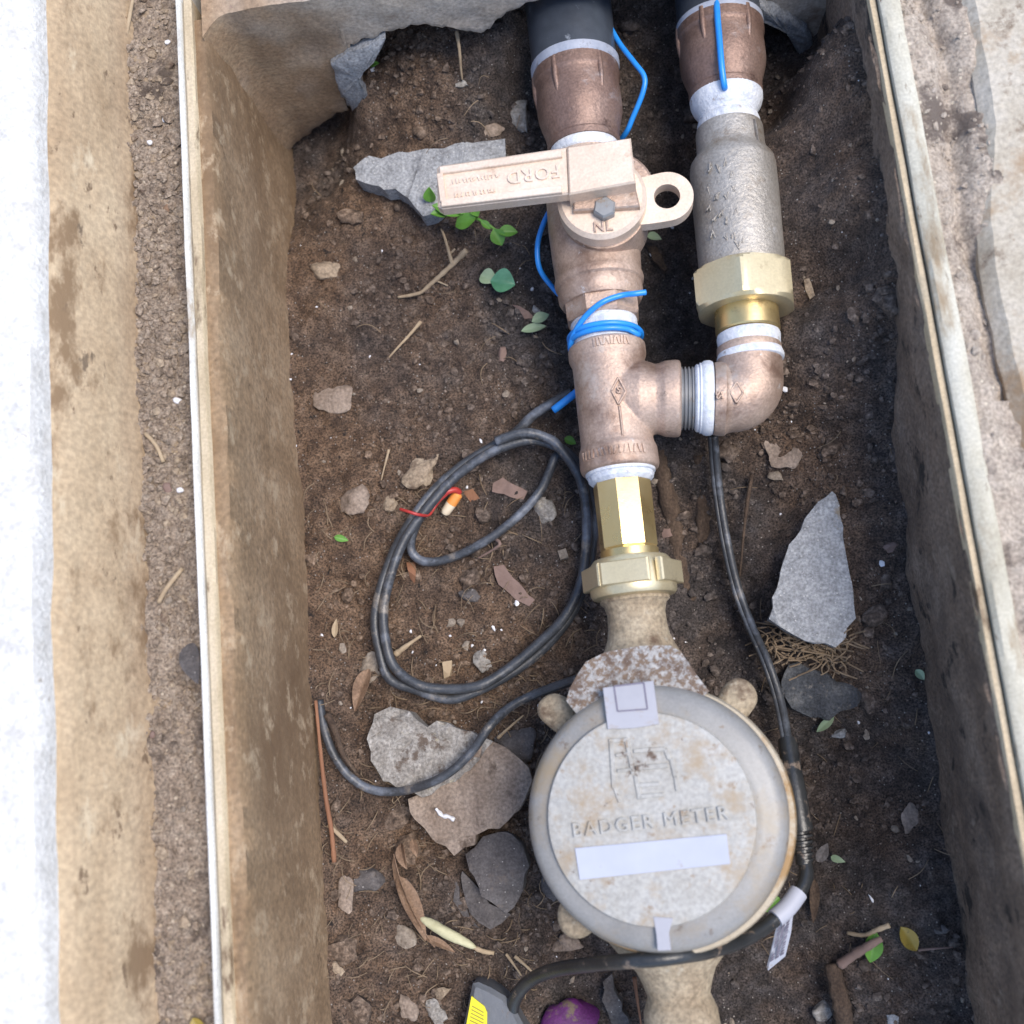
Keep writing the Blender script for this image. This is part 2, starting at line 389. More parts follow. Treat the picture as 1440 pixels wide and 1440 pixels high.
def lathe(pts, seg=48, caps=True, phase=0.0, rmod=None):
    """pts: list of (centre Vector, radius) along a straight axis"""
    ax, u, v = frame(pts[-1][0] - pts[0][0])
    V, Fc = [], []
    for k, (c, r) in enumerate(pts):
        for i in range(seg):
            a = 2 * math.pi * i / seg + phase
            rr = r if rmod is None else r * rmod(k, a)
            V.append(c + (u * math.cos(a) + v * math.sin(a)) * rr)
    for k in range(len(pts) - 1):
        for i in range(seg):
            j = (i + 1) % seg
            Fc.append([k * seg + i, k * seg + j, (k + 1) * seg + j, (k + 1) * seg + i])
    if caps:
        Fc.append(list(range(seg - 1, -1, -1)))
        Fc.append([(len(pts) - 1) * seg + i for i in range(seg)])
    return V, Fc

def line_fit(axis, z, stations, seg=48, phase=0.0, horiz=False, caps=True, rmod=None):
    """a fitting turned about a pipe: stations are (pixel row or column, half width in pixels)"""
    (x0, y0), (x1, y1) = axis
    pts = []
    lean = 0.0 if horiz else max(h for _, h in stations) * .00033 / .5 * .6
    for s, hw in stations:
        if not horiz and s < 1041: s = s + (1041 - s) * lean * (1 if s < 830 else 0)
        if horiz: t = (s - x0) / (x1 - x0)
        else: t = (s - y0) / (y1 - y0)
        c = P(x0 + (x1 - x0) * t, y0 + (y1 - y0) * t, z)
        pts.append((c, hw * MPP(c)))
    return lathe(pts, seg, caps, phase, rmod)

def catmull(pts, sub=8):
    pts = [Vector(p) for p in pts]
    out = []
    for i in range(len(pts) - 1):
        p0 = pts[max(0, i - 1)]; p1 = pts[i]; p2 = pts[i + 1]; p3 = pts[min(len(pts) - 1, i + 2)]
        for k in range(sub):
            t = k / sub
            out.append(0.5 * ((2 * p1) + (p2 - p0) * t + (2 * p0 - 5 * p1 + 4 * p2 - p3) * t * t + (3 * p1 - p0 - 3 * p2 + p3) * t ** 3))
    out.append(pts[-1])
    return out

def tube(pts, r, seg=10, sub=8, taper=None, wob=0.0):
    c = catmull(pts, sub) if sub > 1 else [Vector(p) for p in pts]
    V, Fc = [], []
    prev = None
    for i, p in enumerate(c):
        tan = (c[min(i + 1, len(c) - 1)] - c[max(i - 1, 0)]).normalized()
        if prev is None:
            _, u, v = frame(tan)
        else:
            u = (prev - tan * prev.dot(tan)).normalized(); v = tan.cross(u)
        prev = u
        t = i / (len(c) - 1)
        rr = r if taper is None else r * (taper[0] + (taper[1] - taper[0]) * t)
        if wob: rr *= 1 + wob * random.uniform(-1, 1)
        for k in range(seg):
            a = 2 * math.pi * k / seg
            V.append(p + (u * math.cos(a) + v * math.sin(a)) * rr)
    for i in range(len(c) - 1):
        for k in range(seg):
            j = (k + 1) % seg
            Fc.append([i * seg + k, i * seg + j, (i + 1) * seg + j, (i + 1) * seg + k])
    Fc.append(list(range(seg - 1, -1, -1)))
    Fc.append([(len(c) - 1) * seg + k for k in range(seg)])
    return V, Fc

def prism(top, depth, bevel=0.0, dirv=(0, 0, -1)):
    """solid with the given top outline (world points, counter-clockwise from above), depth metres down"""
    top = [Vector(p) for p in top]
    nrm = Vector(dirv)
    c = sum(top, Vector()) / len(top)
    nn = len(top)
    rings = []
    if bevel:
        ins = []
        for i in range(nn):
            a = (top[i] - top[i - 1]).normalized(); b = (top[(i + 1) % nn] - top[i]).normalized()
            na = Vector((-a.y, a.x, 0)); nb = Vector((-b.y, b.x, 0))
            ins.append(top[i] + (na + nb) / max(.4, (na + nb).length) * bevel)
        rings.append(ins)
        rings.append([p + nrm * bevel * .9 for p in top])
    else:
        rings.append(top)
    rings.append([p + nrm * depth for p in top])
    V = [p for r in rings for p in r]
    Fc = [list(range(nn))]
    for k in range(len(rings) - 1):
        for i in range(nn):
            j = (i + 1) % nn
            Fc.append([k * nn + i, (k + 1) * nn + i, (k + 1) * nn + j, k * nn + j])
    Fc.append([(len(rings) - 1) * nn + i for i in range(nn - 1, -1, -1)])
    return V, Fc

def ccw(pts):
    a = sum(pts[i].x * pts[(i + 1) % len(pts)].y - pts[(i + 1) % len(pts)].x * pts[i].y for i in range(len(pts)))
    return pts if a > 0 else pts[::-1]

def ppoly(pxs, z):
    return ccw([P(a, b, z) for a, b in pxs])

def join(*parts):
    V, Fc = [], []
    for v, f in parts:
        k = len(V)
        V += list(v)
        Fc += [[i + k for i in q] for q in f]
    return V, Fc

def resample(poly, step, jit, seed=0):
    r = random.Random(seed)
    out = []
    nn = len(poly)
    for i in range(nn):
        a, b = poly[i], poly[(i + 1) % nn]
        k = max(1, int((b - a).length / step))
        for j in range(k):
            t = j / k
            p = a.lerp(b, t)
            out.append(p + Vector((r.uniform(-jit, jit), r.uniform(-jit, jit), 0)))
    return out

def slab(pxs, thick, z=None, dz=0.004, tilt=(0, 0), amp=.0012, jit=.0012, seed=0, step=.004, freq=160, dome=.0012):
    """a broken flat stone: ragged outline, uneven top, chipped edge"""
    cx = sum(a for a, b in pxs) / len(pxs); cy = sum(b for a, b in pxs) / len(pxs)
    g = G(cx, cy) if z is None else P(cx, cy, z)
    z0 = g.z + dz
    poly = resample(ppoly(pxs, z0), step, jit, seed)
    bm = bmesh.new()
    vs = [bm.verts.new(p) for p in poly]
    f = bm.faces.new(vs)
    # inset for a chipped edge, then triangulate and refine the top
    r = bmesh.ops.inset_region(bm, faces=[f], thickness=.0026, depth=0)
    rim = [v for v in vs]
    for v in rim: v.co.z -= .0022 + random.random() * .0022
    top = [f]
    tr = bmesh.ops.triangulate(bm, faces=top)
    edges = list({e for q in tr['faces'] for e in q.edges if e.calc_length() > step * 1.6})
    bmesh.ops.subdivide_edges(bm, edges=edges, cuts=3, use_grid_fill=True)
    edges = [e for e in bm.edges if e.calc_length() > step * 1.6]
    if edges: bmesh.ops.subdivide_edges(bm, edges=edges, cuts=1, use_grid_fill=True)
    bmesh.ops.triangulate(bm, faces=[q for q in bm.faces if len(q.verts) > 4])
    rmax = max(math.hypot(v.co.x - g.x, v.co.y - g.y) for v in bm.verts)
    for v in bm.verts:
        v.co.z += dome * (1 - ((v.co.x - g.x) ** 2 + (v.co.y - g.y) ** 2) / rmax ** 2)
        n1 = float(fbm(v.co.x * freq, v.co.y * freq, 3, seed))
        v.co.z += amp * n1 + amp * 1.3 * float(vnoise(v.co.x * 55, v.co.y * 55, seed + 4)) + tilt[0] * (v.co.x - g.x) + tilt[1] * (v.co.y - g.y)
    # skirt
    be = [e for e in bm.edges if len(e.link_faces) == 1]
    ex = bmesh.ops.extrude_edge_only(bm, edges=be)
    for v in [q for q in ex['geom'] if isinstance(q, bmesh.types.BMVert)]:
        dx, dy = v.co.x - g.x, v.co.y - g.y
        v.co.x -= dx * .02 - random.uniform(-.0005, .0005); v.co.y -= dy * .02
        v.co.z -= thick
    be = [e for e in bm.edges if len(e.link_faces) == 1]
    if be: bmesh.ops.holes_fill(bm, edges=be)
    bmesh.ops.recalc_face_normals(bm, faces=bm.faces)
    bm.verts.index_update()
    V = [v.co.copy() for v in bm.verts]; Fc = [[v.index for v in q.verts] for q in bm.faces]
    bm.free()
    return V, Fc

def ico(sub=2):
    bm = bmesh.new(); bmesh.ops.create_icosphere(bm, subdivisions=sub, radius=1)
    bm.verts.index_update()
    V = np.array([v.co[:] for v in bm.verts]); Fc = np.array([[v.index for v in q.verts] for q in bm.faces])
    bm.free(); return V, Fc
ICO1, ICO2, ICO3 = ico(1), ico(2), ico(3)

def rock(p, sx, sy, sz, rot=0, seed=0, amp=.22, lvl=ICO3, blocky=.35):
    V, Fc = lvl
    r = np.random.RandomState(seed)
    V = V.copy()
    # flatten a few random facets, then roughen
    for _ in range(9):
        nrm = r.normal(size=3); nrm /= np.linalg.norm(nrm)
        dd = V @ nrm; lim = 1 - blocky * r.uniform(.3, 1)
        over = np.maximum(dd - lim, 0)
        V -= over[:, None] * nrm
    nn = fbm(V[:, 0] * 1.7 + seed, V[:, 1] * 1.7 + V[:, 2], 3, seed % 50) 
    V *= (1 + amp * .5 * nn)[:, None]
    V *= np.array([sx, sy, sz])
    c, s = math.cos(rot), math.sin(rot)
    R = np.array([[c, -s, 0], [s, c, 0], [0, 0, 1]])
    V = V @ R.T + np.array(p)
    return V, Fc

def leaf(base, tip, width, curl=.15, lift=0.0, thick=.0004, nlen=10, nw=4, pw=.75, twist=0.0):
    """leaf blade between two world points, with a folded midrib and real thickness"""
    base, tip = Vector(base), Vector(tip)
    ax = tip - base; L_ = ax.length; a = ax.normalized()
    side = Vector((0, 0, 1)).cross(a).normalized(); up = a.cross(side)
    if twist:
        side, up = side * math.cos(twist) + up * math.sin(twist), up * math.cos(twist) - side * math.sin(twist)
    V, Fc = [], []
    for lay in (0, 1):
        for i in range(nlen + 1):
            t = i / nlen
            w = width * .5 * max(.03, math.sin(math.pi * min(.999, t ** pw))) ** .8
            for k in range(-nw, nw + 1):
                s = k / nw
                h = abs(s) * w * .45 - curl * L_ * (t - .5) ** 2 + lift * L_ * math.sin(math.pi * t)
                V.append(base + a * (L_ * t) + side * (s * w) + up * (h - lay * thick))
    m = 2 * nw + 1; off = (nlen + 1) * m
    for i in range(nlen):
        for k in range(m - 1):
            q = [i * m + k, i * m + k + 1, (i + 1) * m + k + 1, (i + 1) * m + k]
            Fc.append(q[::-1]); Fc.append([off + x for x in q])
    edge = [k for k in range(m)] + [i * m + m - 1 for i in range(1, nlen + 1)] + [nlen * m + k for k in range(m - 2, -1, -1)] + [i * m for i in range(nlen - 1, 0, -1)]
    for i in range(len(edge)):
        j = (i + 1) % len(edge)
        Fc.append([edge[i], edge[j], off + edge[j], off + edge[i]])
    return V, Fc

def sweep(profile, y0, y1, ny, amp=.0006, seed=0, freq=40, ragged=None):
    """a closed (x, z) outline carried along Y with an uneven surface"""
    ys = np.linspace(y0, y1, ny)
    k = len(profile)
    V = []
    for yi, y in enumerate(ys):
        for i, (x, z) in enumerate(profile):
            ox = amp * float(fbm(y * freq + i * 3.7, x * freq + seed, 3, seed))
            oz = amp * float(fbm(y * freq + i * 5.1 + 40, z * freq + seed, 3, seed + 5))
            if ragged and i in ragged: ox *= ragged[i]; oz *= ragged[i] * .5
            V.append((x + ox, y, z + oz))
    Fc = []
    for a in range(ny - 1):
        for i in range(k):
            j = (i + 1) % k
            Fc.append([a * k + i, (a + 1) * k + i, (a + 1) * k + j, a * k + j])
    Fc.append(list(range(k))); Fc.append([(ny - 1) * k + i for i in range(k - 1, -1, -1)])
    return V, Fc

def sheet(x0, x1, y0, y1, step, hf):
    nxp = max(2, int(round((x1 - x0) / step)) + 1); nyp = max(2, int(round((y1 - y0) / step)) + 1)
    gx, gy = np.meshgrid(np.linspace(x0, x1, nxp), np.linspace(y0, y1, nyp))
    gz = hf(gx, gy)
    V = np.stack([gx.ravel(), gy.ravel(), gz.ravel()], 1)
    i = np.arange((nyp - 1) * nxp).reshape(nyp - 1, nxp)[:, :-1].ravel()
    Fc = np.stack([i, i + 1, i + nxp + 1, i + nxp], 1)
    return V, Fc

def curve_text(name, txt, size, depth, origin, xdir, nrm, m, parent, spacing=1.0):
    cu = bpy.data.curves.new(name, 'FONT'); cu.body = txt; cu.size = size; cu.extrude = depth
    cu.align_x = 'CENTER'; cu.align_y = 'CENTER'; cu.space_character = spacing
    cu.bevel_depth = depth * .25; cu.bevel_resolution = 0; cu.resolution_u = 3
    to = bpy.data.objects.new(name, cu); col.objects.link(to)
    bpy.context.view_layer.update()
    me = bpy.data.meshes.new_from_object(to.evaluated_get(bpy.context.evaluated_depsgraph_get()))
    bpy.data.objects.remove(to); bpy.data.curves.remove(cu)
    x = Vector(xdir).normalized(); z = Vector(nrm).normalized(); x = (x - z * x.dot(z)).normalized(); y = z.cross(x)
    V = [Vector(origin) + x * v.co.x + y * v.co.y + z * v.co.z for v in me.vertices]
    Fc = [list(p.vertices) for p in me.polygons]
    bpy.data.meshes.remove(me)
    return obj(name, V, Fc, m, parent)

# ================================================================== the setting
Y0, Y1 = P(720, 1700, ZR).y, P(720, -260, ZR).y          # south and north ends of what is built
XL = P(320, 760, ZR).x                                  # inner face of the left box wall
XR = P(1346, 700, ZR).x                                 # inner face of the right box wall
YW = P(300, 22, ZR).y                                   # inner face of the end wall
xa = P(279, 720, ZR).x                                  # outside of the left rim
xg = P(190, 720, .10).x                                 # gravel strip meets the kerb face
xk = P(66, 720, .150).x - .0075                                 # top edge of the kerb face
xro = P(1392, 700, ZR).x                                # outside of the right rim
print('box', XL, XR, YW, Y0, Y1, xa, xg, xk, xro)

# pit soil, one uneven sheet under and between the walls
V, Fc = sheet(XL - .02, XR + .02, Y0, YW + .10, .00085, soil_h)
TONE_SHADE = [(470,580,1),(430,400,.9),(500,300,.85),(600,400,.6),(560,500,.6),(500,650,.95),(700,480,.15),(650,760,.4),(600,300,.6),(640,560,.35),(760,420,.05),(560,420,.65),(480,1000,.75),(470,850,.9),(520,1200,.6),(460,1300,.7),(550,1380,.55),(700,1350,.35),
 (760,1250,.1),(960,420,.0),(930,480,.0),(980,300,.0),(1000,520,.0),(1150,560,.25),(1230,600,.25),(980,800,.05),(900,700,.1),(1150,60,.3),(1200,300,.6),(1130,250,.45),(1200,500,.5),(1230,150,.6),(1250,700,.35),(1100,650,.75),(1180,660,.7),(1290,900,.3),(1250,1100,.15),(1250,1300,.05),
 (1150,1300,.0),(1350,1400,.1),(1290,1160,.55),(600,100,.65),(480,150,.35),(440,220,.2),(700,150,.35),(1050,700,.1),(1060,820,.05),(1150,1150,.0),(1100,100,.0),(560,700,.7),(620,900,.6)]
dv = np.array([[*P(a, b, .01)[:2], c] for a, b, c in TONE_SHADE])
def tone_shade(x, y):  # soil tone by place: dry, damp, plus shade painted between pipes and lower right
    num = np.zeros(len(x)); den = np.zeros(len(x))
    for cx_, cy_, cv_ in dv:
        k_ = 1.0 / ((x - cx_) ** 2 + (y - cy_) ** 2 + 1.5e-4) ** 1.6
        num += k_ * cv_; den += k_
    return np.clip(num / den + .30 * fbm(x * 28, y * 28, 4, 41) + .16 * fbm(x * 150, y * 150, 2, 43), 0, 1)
def set_tone_shade(o_, Vw):
    at_ = o_.data.attributes.new('tone_shade', 'FLOAT', 'POINT')
    at_.data.foreach_set('value', tone_shade(Vw[:, 0], Vw[:, 1]).astype(np.float32))
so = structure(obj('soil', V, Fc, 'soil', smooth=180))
set_tone_shade(so, V)

# pavement to the left: slab with a worn rounded edge, its tan face sloping down to the dirt strip
px = [(xk - .6, .152), (xk - .004, .152), (xk + .001, .1495), (xk + .0035, .144), (xk + .003, .02), (xk - .6, .02)]
V, Fc = sweep(px, Y0 - .2, Y1 + .2, 200, .0006, 3, 26, {1: 1.6, 2: 1.6, 3: 1.2})
structure(obj('pavement', V, Fc, 'pave', smooth=40))
xkk = xk + .004
prof = [(xkk - .002, .139)] + [(xkk + (xg + .006 - xkk) * t, .139 - (.139 - .091) * (t ** 1.25)) for t in (0.12, .25, .38, .5, .62, .75, .88, 1.0)] + [(xg + .006, .02), (xkk - .002, .02)]
V, Fc = sweep(prof, Y0 - .2, Y1 + .2, 220, .0011, 8, 34)
structure(obj('pavement_edge', V, Fc, 'kerb', smooth=60))

# dirt strip between the kerb face and the box
def strip_h(x, y):
    return .0985 + .0020 * fbm(x * 60, y * 60, 3, 4) + .0014 * (.5 - np.minimum(crater(x, y, .006, 2), 1)) + .0007 * fbm(x * 400, y * 400, 2, 6)
V, Fc = sheet(xg - .012, xa + .0015, Y0 - .1, Y1 + .1, .0011, strip_h)
structure(obj('dirt_strip', V, Fc, 'grit', smooth=180))

# dirt on the right of the box, then a worn concrete edge
def right_h(x, y):
    t = np.clip((x - xro) / .02, 0, 1)
    return .109 - .003 * t + .0028 * fbm(x * 45, y * 45, 3, 14) + .0016 * (.5 - np.minimum(crater(x, y, .008, 12), 1)) + .0007 * fbm(x * 350, y * 350, 2, 16) \
        - .006 * np.exp(-((x - xrc - .004 * vnoise(y * 40, y * 3, 3)) / .0045) ** 2) * (y > P(1400, 560, ZR).y)
xrc = P(1338, 150, ZR).x
V, Fc = sheet(xro - .003, xro + .30, Y0 - .1, Y1 + .1, .0013, right_h)
structure(obj('dirt_bank', V, Fc, 'grit_pale', smooth=180))
edge = [(1346,-150),(1356,-60),(1364,0),(1374,60),(1386,120),(1390,160),(1386,220),(1383,270),(1386,320),(1392,360),(1399,410),(1407,450),(1416,490),(1430,540),(1450,610),(1475,700)]
pe = [P(a, b, .118) for a, b in edge]
pp = ccw(resample(pe + [Vector((xro + .5, pe[-1].y, .118)), Vector((xro + .5, pe[0].y, .118))], .006, .0006, 4))
V, Fc = prism([p + Vector((0, 0, -.0085)) for p in pp], .10, .005)
structure(obj('pavement', V, Fc, 'pave_right', smooth=40))

# ground far around, so that nothing ends at the edge of the build
V, Fc = sheet(-12, 12, -12, 12, 6, lambda x, y: x * 0 - .06)
structure(obj('ground', V, Fc, 'grit_pale'))

# ================================================================== the meter box
box = thing('meter_box', 'open concrete meter box with stained tan walls and cream rim sunk in the dirt', 'meter box', (XL, YW, 0))
tk = .026
def wall_profile(xi, s, lip, nz=12):
    """cross-section of a side wall: inner face from the floor to the rim; s = -1 left wall, +1 right wall"""
    pr = [(xi - s * .004 * (1 - k / nz) , -.05 + (ZR - .004 + .05) * k / nz) for k in range(nz + 1)]
    pr += [(xi + s * .0012, ZR - .0025), (xi + s * lip, ZR - .0025), (xi + s * lip, -.05)]
    return pr if s < 0 else pr[::-1]
lipL = XL - xa - .0005
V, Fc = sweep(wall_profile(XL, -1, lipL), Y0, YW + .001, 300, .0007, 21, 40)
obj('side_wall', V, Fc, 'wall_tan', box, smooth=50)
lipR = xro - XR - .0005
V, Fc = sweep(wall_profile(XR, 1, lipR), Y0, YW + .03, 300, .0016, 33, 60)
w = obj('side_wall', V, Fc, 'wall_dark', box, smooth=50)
w['label'] = 'darker side wall crusted with soil'
# rims: a thin cream strip on each long side
def bead(x0, x1, z0, z1, ya, yb, seed):
    wd = x1 - x0
    pr = [(x0, z0), (x1, z0), (x1, z1 - .001), (x1 - wd * .18, z1), (x0 + wd * .18, z1), (x0, z1 - .001)]
    return sweep(pr, ya, yb, 240, .00022, seed, 30)
V, Fc = bead(xa - .0008, xa + .0016, .085, ZR + .0025, Y0, Y1, 5); obj('rim', V, Fc, 'rim_white', box, smooth=40)
V, Fc = bead(xa + .0021, xa + .0062, .09, ZR + .0012, Y0, YW + .01, 6); obj('inner_lip', V, Fc, 'rim_tan', box, smooth=40)
V, Fc = bead(xro - .0075, xro + .0005, ZR - .0035, ZR + .003, Y0, Y1, 7); obj('rim', V, Fc, 'rim', box, smooth=40)
V, Fc = bead(XR + .0006, xro - .0079, ZR - .006, ZR - .0006, Y0, YW + .02, 17); obj('inner_lip', V, Fc, 'rim_tan', box, smooth=40)

# end wall with its broken lower edge
edge_px = [(290,215),(428,202),(440,190),(455,182),(470,172),(492,160),(500,150),(515,143),(513,128),(496,122),(480,108),(470,92),(468,78),(492,70),(515,58),(540,50),
           (575,42),(600,37),(640,44),(668,52),(690,48),(697,32),(720,20),(742,8),(770,2),(800,-6),(870,-14),(930,-16),(1000,-12),(1040,0),(1068,6),(1090,18),(1105,30),(1128,38),(1142,60),(1150,95),(1175,120),(1240,125)]
ep = sorted([(PY(a, b, YW).x, PY(a, b, YW).z) for a, b in edge_px])
ex_, ez_ = np.array([e[0] for e in ep]), np.array([e[1] for e in ep])
xs = np.linspace(XL - .001, XR + .006, 190)
V, Fc = [], []
nz = 16
for i, x in enumerate(xs):
    zb = float(np.interp(x, ex_, ez_)) + .0018 * float(fbm(np.array(x * 220), np.array(.3), 3, 2))
    zb = min(zb, ZR - .008)
    ring = []
    for k in range(nz + 1):
        z = zb + (ZR - zb) * k / nz
        y = YW + .0009 * float(fbm(np.array(x * 60), np.array(z * 60), 4, 6)) + (.003 if k == 0 else 0)
        tq = max(0.0, 1 - (x - XL) / .014); y -= .009 * tq ** 2.2
        ring.append((x, y, z + (.0008 if k == nz else 0)))
    ring.append((x, YW + .012, ZR + .001)); ring.append((x, YW + .032, ZR)); ring.append((x, YW + .032, zb + .012)); ring.append((x, YW + .012, zb + .003))
    V += ring
k = nz + 5
for a in range(len(xs) - 1):
    for i in range(k):
        j = (i + 1) % k
        Fc.append([a * k + i, (a + 1) * k + i, (a + 1) * k + j, a * k + j])
Fc.append(list(range(k))); Fc.append([(len(xs) - 1) * k + i for i in range(k - 1, -1, -1)])
w = obj('end_wall', V, Fc, 'end_wall', box, smooth=60)
xq = np.array([v[0] for v in V]); zq = np.array([v[2] for v in V])
bq = np.clip(1.25 - (xq - XL) / .055 + .5 * fbm(xq * 40, zq * 40, 3, 51) + (ZR * .5 - zq) * 4, 0, 1)
w.data.attributes.new('tone_shade', 'FLOAT', 'POINT').data.foreach_set('value', bq.astype(np.float32))
w_end = w
w['label'] = 'end wall with a broken ragged lower edge above the pipes'
# dirt behind and above the end wall
V, Fc = sheet(XL - .05, XR + .05, YW + .033, Y1 + .3, .004, lambda x, y: .106 + .003 * fbm(x * 50, y * 50, 3, 31))
structure(obj('dirt_bank', V, Fc, 'grit_pale', smooth=180))

# ================================================================== pipework
ZP = .055
AX = ((798, 0), (798 + .112 * 1440, 1440))
AR = ((1008, 0), (1008 + .094 * 1000, 1000))
def axm(y): return (798 + .112 * y)
def axr(y): return (1008 + .094 * y)

def teeth(lo, hi, hw, pitch, amp):
    """thread crests between two stations"""
    out = []; y = lo; k = 0
    while y < hi:
        out.append((y, hw + (amp if k % 2 else 0))); y += pitch; k += 1
    out.append((hi, hw)); return out

# grey plastic pipes coming through the wall
t = thing('plastic_pipe', 'grey plastic pipe end entering at the top, left of the two inlets', 'pipe', P(axm(40), 40, ZP))
obj('pipe', *line_fit(AX, ZP, [(-170, 60), (20, 60), (62, 60), (70, 61), (73, 59)], 48), 'pvc', t, smooth=35)
obj('end_ring', *line_fit(AX, ZP, [(67, 59), (69, 62.5), (77, 62.5), (82, 60), (84, 57)], 48), 'pvc_edge', t, smooth=35)
t = thing('plastic_pipe', 'grey plastic pipe behind the brown coupling at the top right inlet', 'pipe', P(axr(0), 0, ZP))
obj('pipe', *line_fit(AR, ZP, [(-170, 58), (5, 58), (12, 59), (15, 57)], 48), 'pvc', t, smooth=35)
obj('end_ring', *line_fit(AR, ZP, [(9, 57), (11, 61), (18, 61), (22, 58)], 48), 'pvc_edge', t, smooth=35)

# adapters
def adapter(name, label, ax, y0, sc):
    c = P(axm(y0 + 60) if ax is AX else axr(y0 + 60), y0 + 60, ZP)
    t = thing(name, label, 'pipe fitting', c)
    st = [(0, 57), (2, 60.5), (10, 61), (20, 61), (23, 59), (26, 58.5), (40, 59.5), (58, 60), (68, 59), (80, 56), (92, 52), (98, 51.5), (101, 50), (104, 50), (106, 51.5), (114, 51)]
    st = [(y0 + a * sc, h) for a, h in st] 
    obj('body', *line_fit(ax, ZP, st, 56), 'bronze_dark', t, smooth=30)
    # cast wrench lugs
    for ang in (0.95, 2.05, 3.0):
        pa = P((axm if ax is AX else axr)(y0 + 30 * sc), y0 + 30 * sc, ZP); pb = P((axm if ax is AX else axr)(y0 + 84 * sc), y0 + 84 * sc, ZP)
        a_, u, v = frame(pb - pa)
        if u.x < 0: u = -u
        off = (u * math.cos(ang) + Vector((0, 0, 1)) * math.sin(ang))
        r = 59 * MPP(pa)
        q = [pa + off * (r - .0004), pa.lerp(pb, .5) + off * (r + .0001), pb + off * (r * .955 - .0004)]
        obj('wrench_lug', *tube(q, .0016, 8, 4, (1, .6)), 'bronze_dark', t, smooth=60)
    return t
ad1 = adapter('pipe_adapter', 'brown bronze adapter screwed into the valve at the top left inlet', AX, 76, 1.0)
ad2 = adapter('pipe_adapter', 'brown bronze adapter under the straight blue wire at the top right', AR, 12, .92)
obj('thread_tape', *line_fit(AX, ZP, [(189, 46), (191, 49)] + teeth(192, 206, 48, 3, .8) + [(208, 46), (214, 43)], 48), 'tape', ad1, smooth=30)
obj('thread_tape', *line_fit(AR, ZP, [(112, 45), (114, 50), (120, 51), (127, 50.5), (134, 48), (140, 44), (145, 41)] + teeth(146, 150, 40, 2, .8) + [(152, 42), (158, 44), (165, 43)], 48), 'tape', ad2, smooth=30)

# shut-off valve -------------------------------------------------------
vl = thing('shutoff_valve', 'bronze shut-off valve with flat lever handle and locking ear', 'valve', P(axm(300), 300, ZP))
st = [(203, 42), (205, 50), (228, 52), (236, 56), (250, 61), (300, 63), (345, 62), (372, 60.5), (376, 62), (381, 63), (386, 62), (389, 59), (396, 60), (406, 59), (413, 55), (414, 48)]
obj('body', *line_fit(AX, ZP, st, 56), 'bronze', vl, smooth=32)
obj('outlet_hex', *line_fit(AX, ZP, [(410, 44), (411, 52), (414, 54), (436, 54), (440, 51), (441, 42)], 8, phase=math.pi / 8), 'bronze', vl, smooth=20)
obj('thread_tape', *line_fit(AX, ZP, [(440, 43), (441, 47)] + teeth(442, 476, 46, 3, 1.2) + [(478, 43)], 48), 'tape', vl, smooth=30)
# stem cap
ZC = .0865
def vdisc(px_, py_, r_px, z0, z1, bev=.0012, seg=56):
    c = P(px_, py_, z1); r = r_px * MPP(c)
    pts = [(Vector((c.x, c.y, z0)), r), (Vector((c.x, c.y, z1 - bev)), r), (Vector((c.x, c.y, z1)), r - bev)]
    return lathe(pts, seg)
obj('stem_neck', *lathe([(P(848, 282, ZC) * 1 + Vector((0, 0, -.03)), .0195), (P(848, 282, ZC) + Vector((0, 0, -.009)), .0185)], 48), 'bronze', vl, smooth=40)
obj('stem_collar', *vdisc(854, 272, 67, .066, .0755), 'bronze', vl, smooth=40)
obj('stem_cap', *vdisc(846, 276, 63, .076, ZC, .0018), 'bronze_pale', vl, smooth=40)
# locking ear with a through hole
def ear():
    ctr = P(938, 276, .0785); r = 37 * MPP(ctr); hr = 18.5 * MPP(ctr)
    inner = P(868, 290, .0785)
    adir = (ctr - inner).normalized(); sd = Vector((-adir.y, adir.x, 0))
    outer, hole = [], []
    nn = 40
    for i in range(nn):
        a = 2 * math.pi * i / nn
        dv = adir * math.cos(a) + sd * math.sin(a)
        hole.append(ctr + dv * hr)
        if math.cos(a) > 0:
            outer.append(ctr + dv * r)
        else:                                  # run the straight sides back into the collar
            k = -math.cos(a); s_ = 1 if math.sin(a) >= 0 else -1
            outer.append(ctr + dv * 0 + sd * (r * (math.sin(a) * .35 + s_ * .65 if abs(math.sin(a)) > .15 else math.sin(a) / .15 * .70)) - adir * (k * (ctr - inner).length))
    V, Fc = [], []
    h = .0065
    for ring, z in ((hole, 0), (outer, 0), (outer, -h), (hole, -h)):
        V += [p + Vector((0, 0, z)) for p in ring]
    # soften the outer top edge a little
    for a, b in ((0, 1), (1, 2), (2, 3), (3, 0)):
        for i in range(nn):
            j = (i + 1) % nn
            Fc.append([a * nn + i, b * nn + i, b * nn + j, a * nn + j])
    return V, Fc
obj('locking_ear', *ear(), 'bronze_pale', vl, smooth=35)
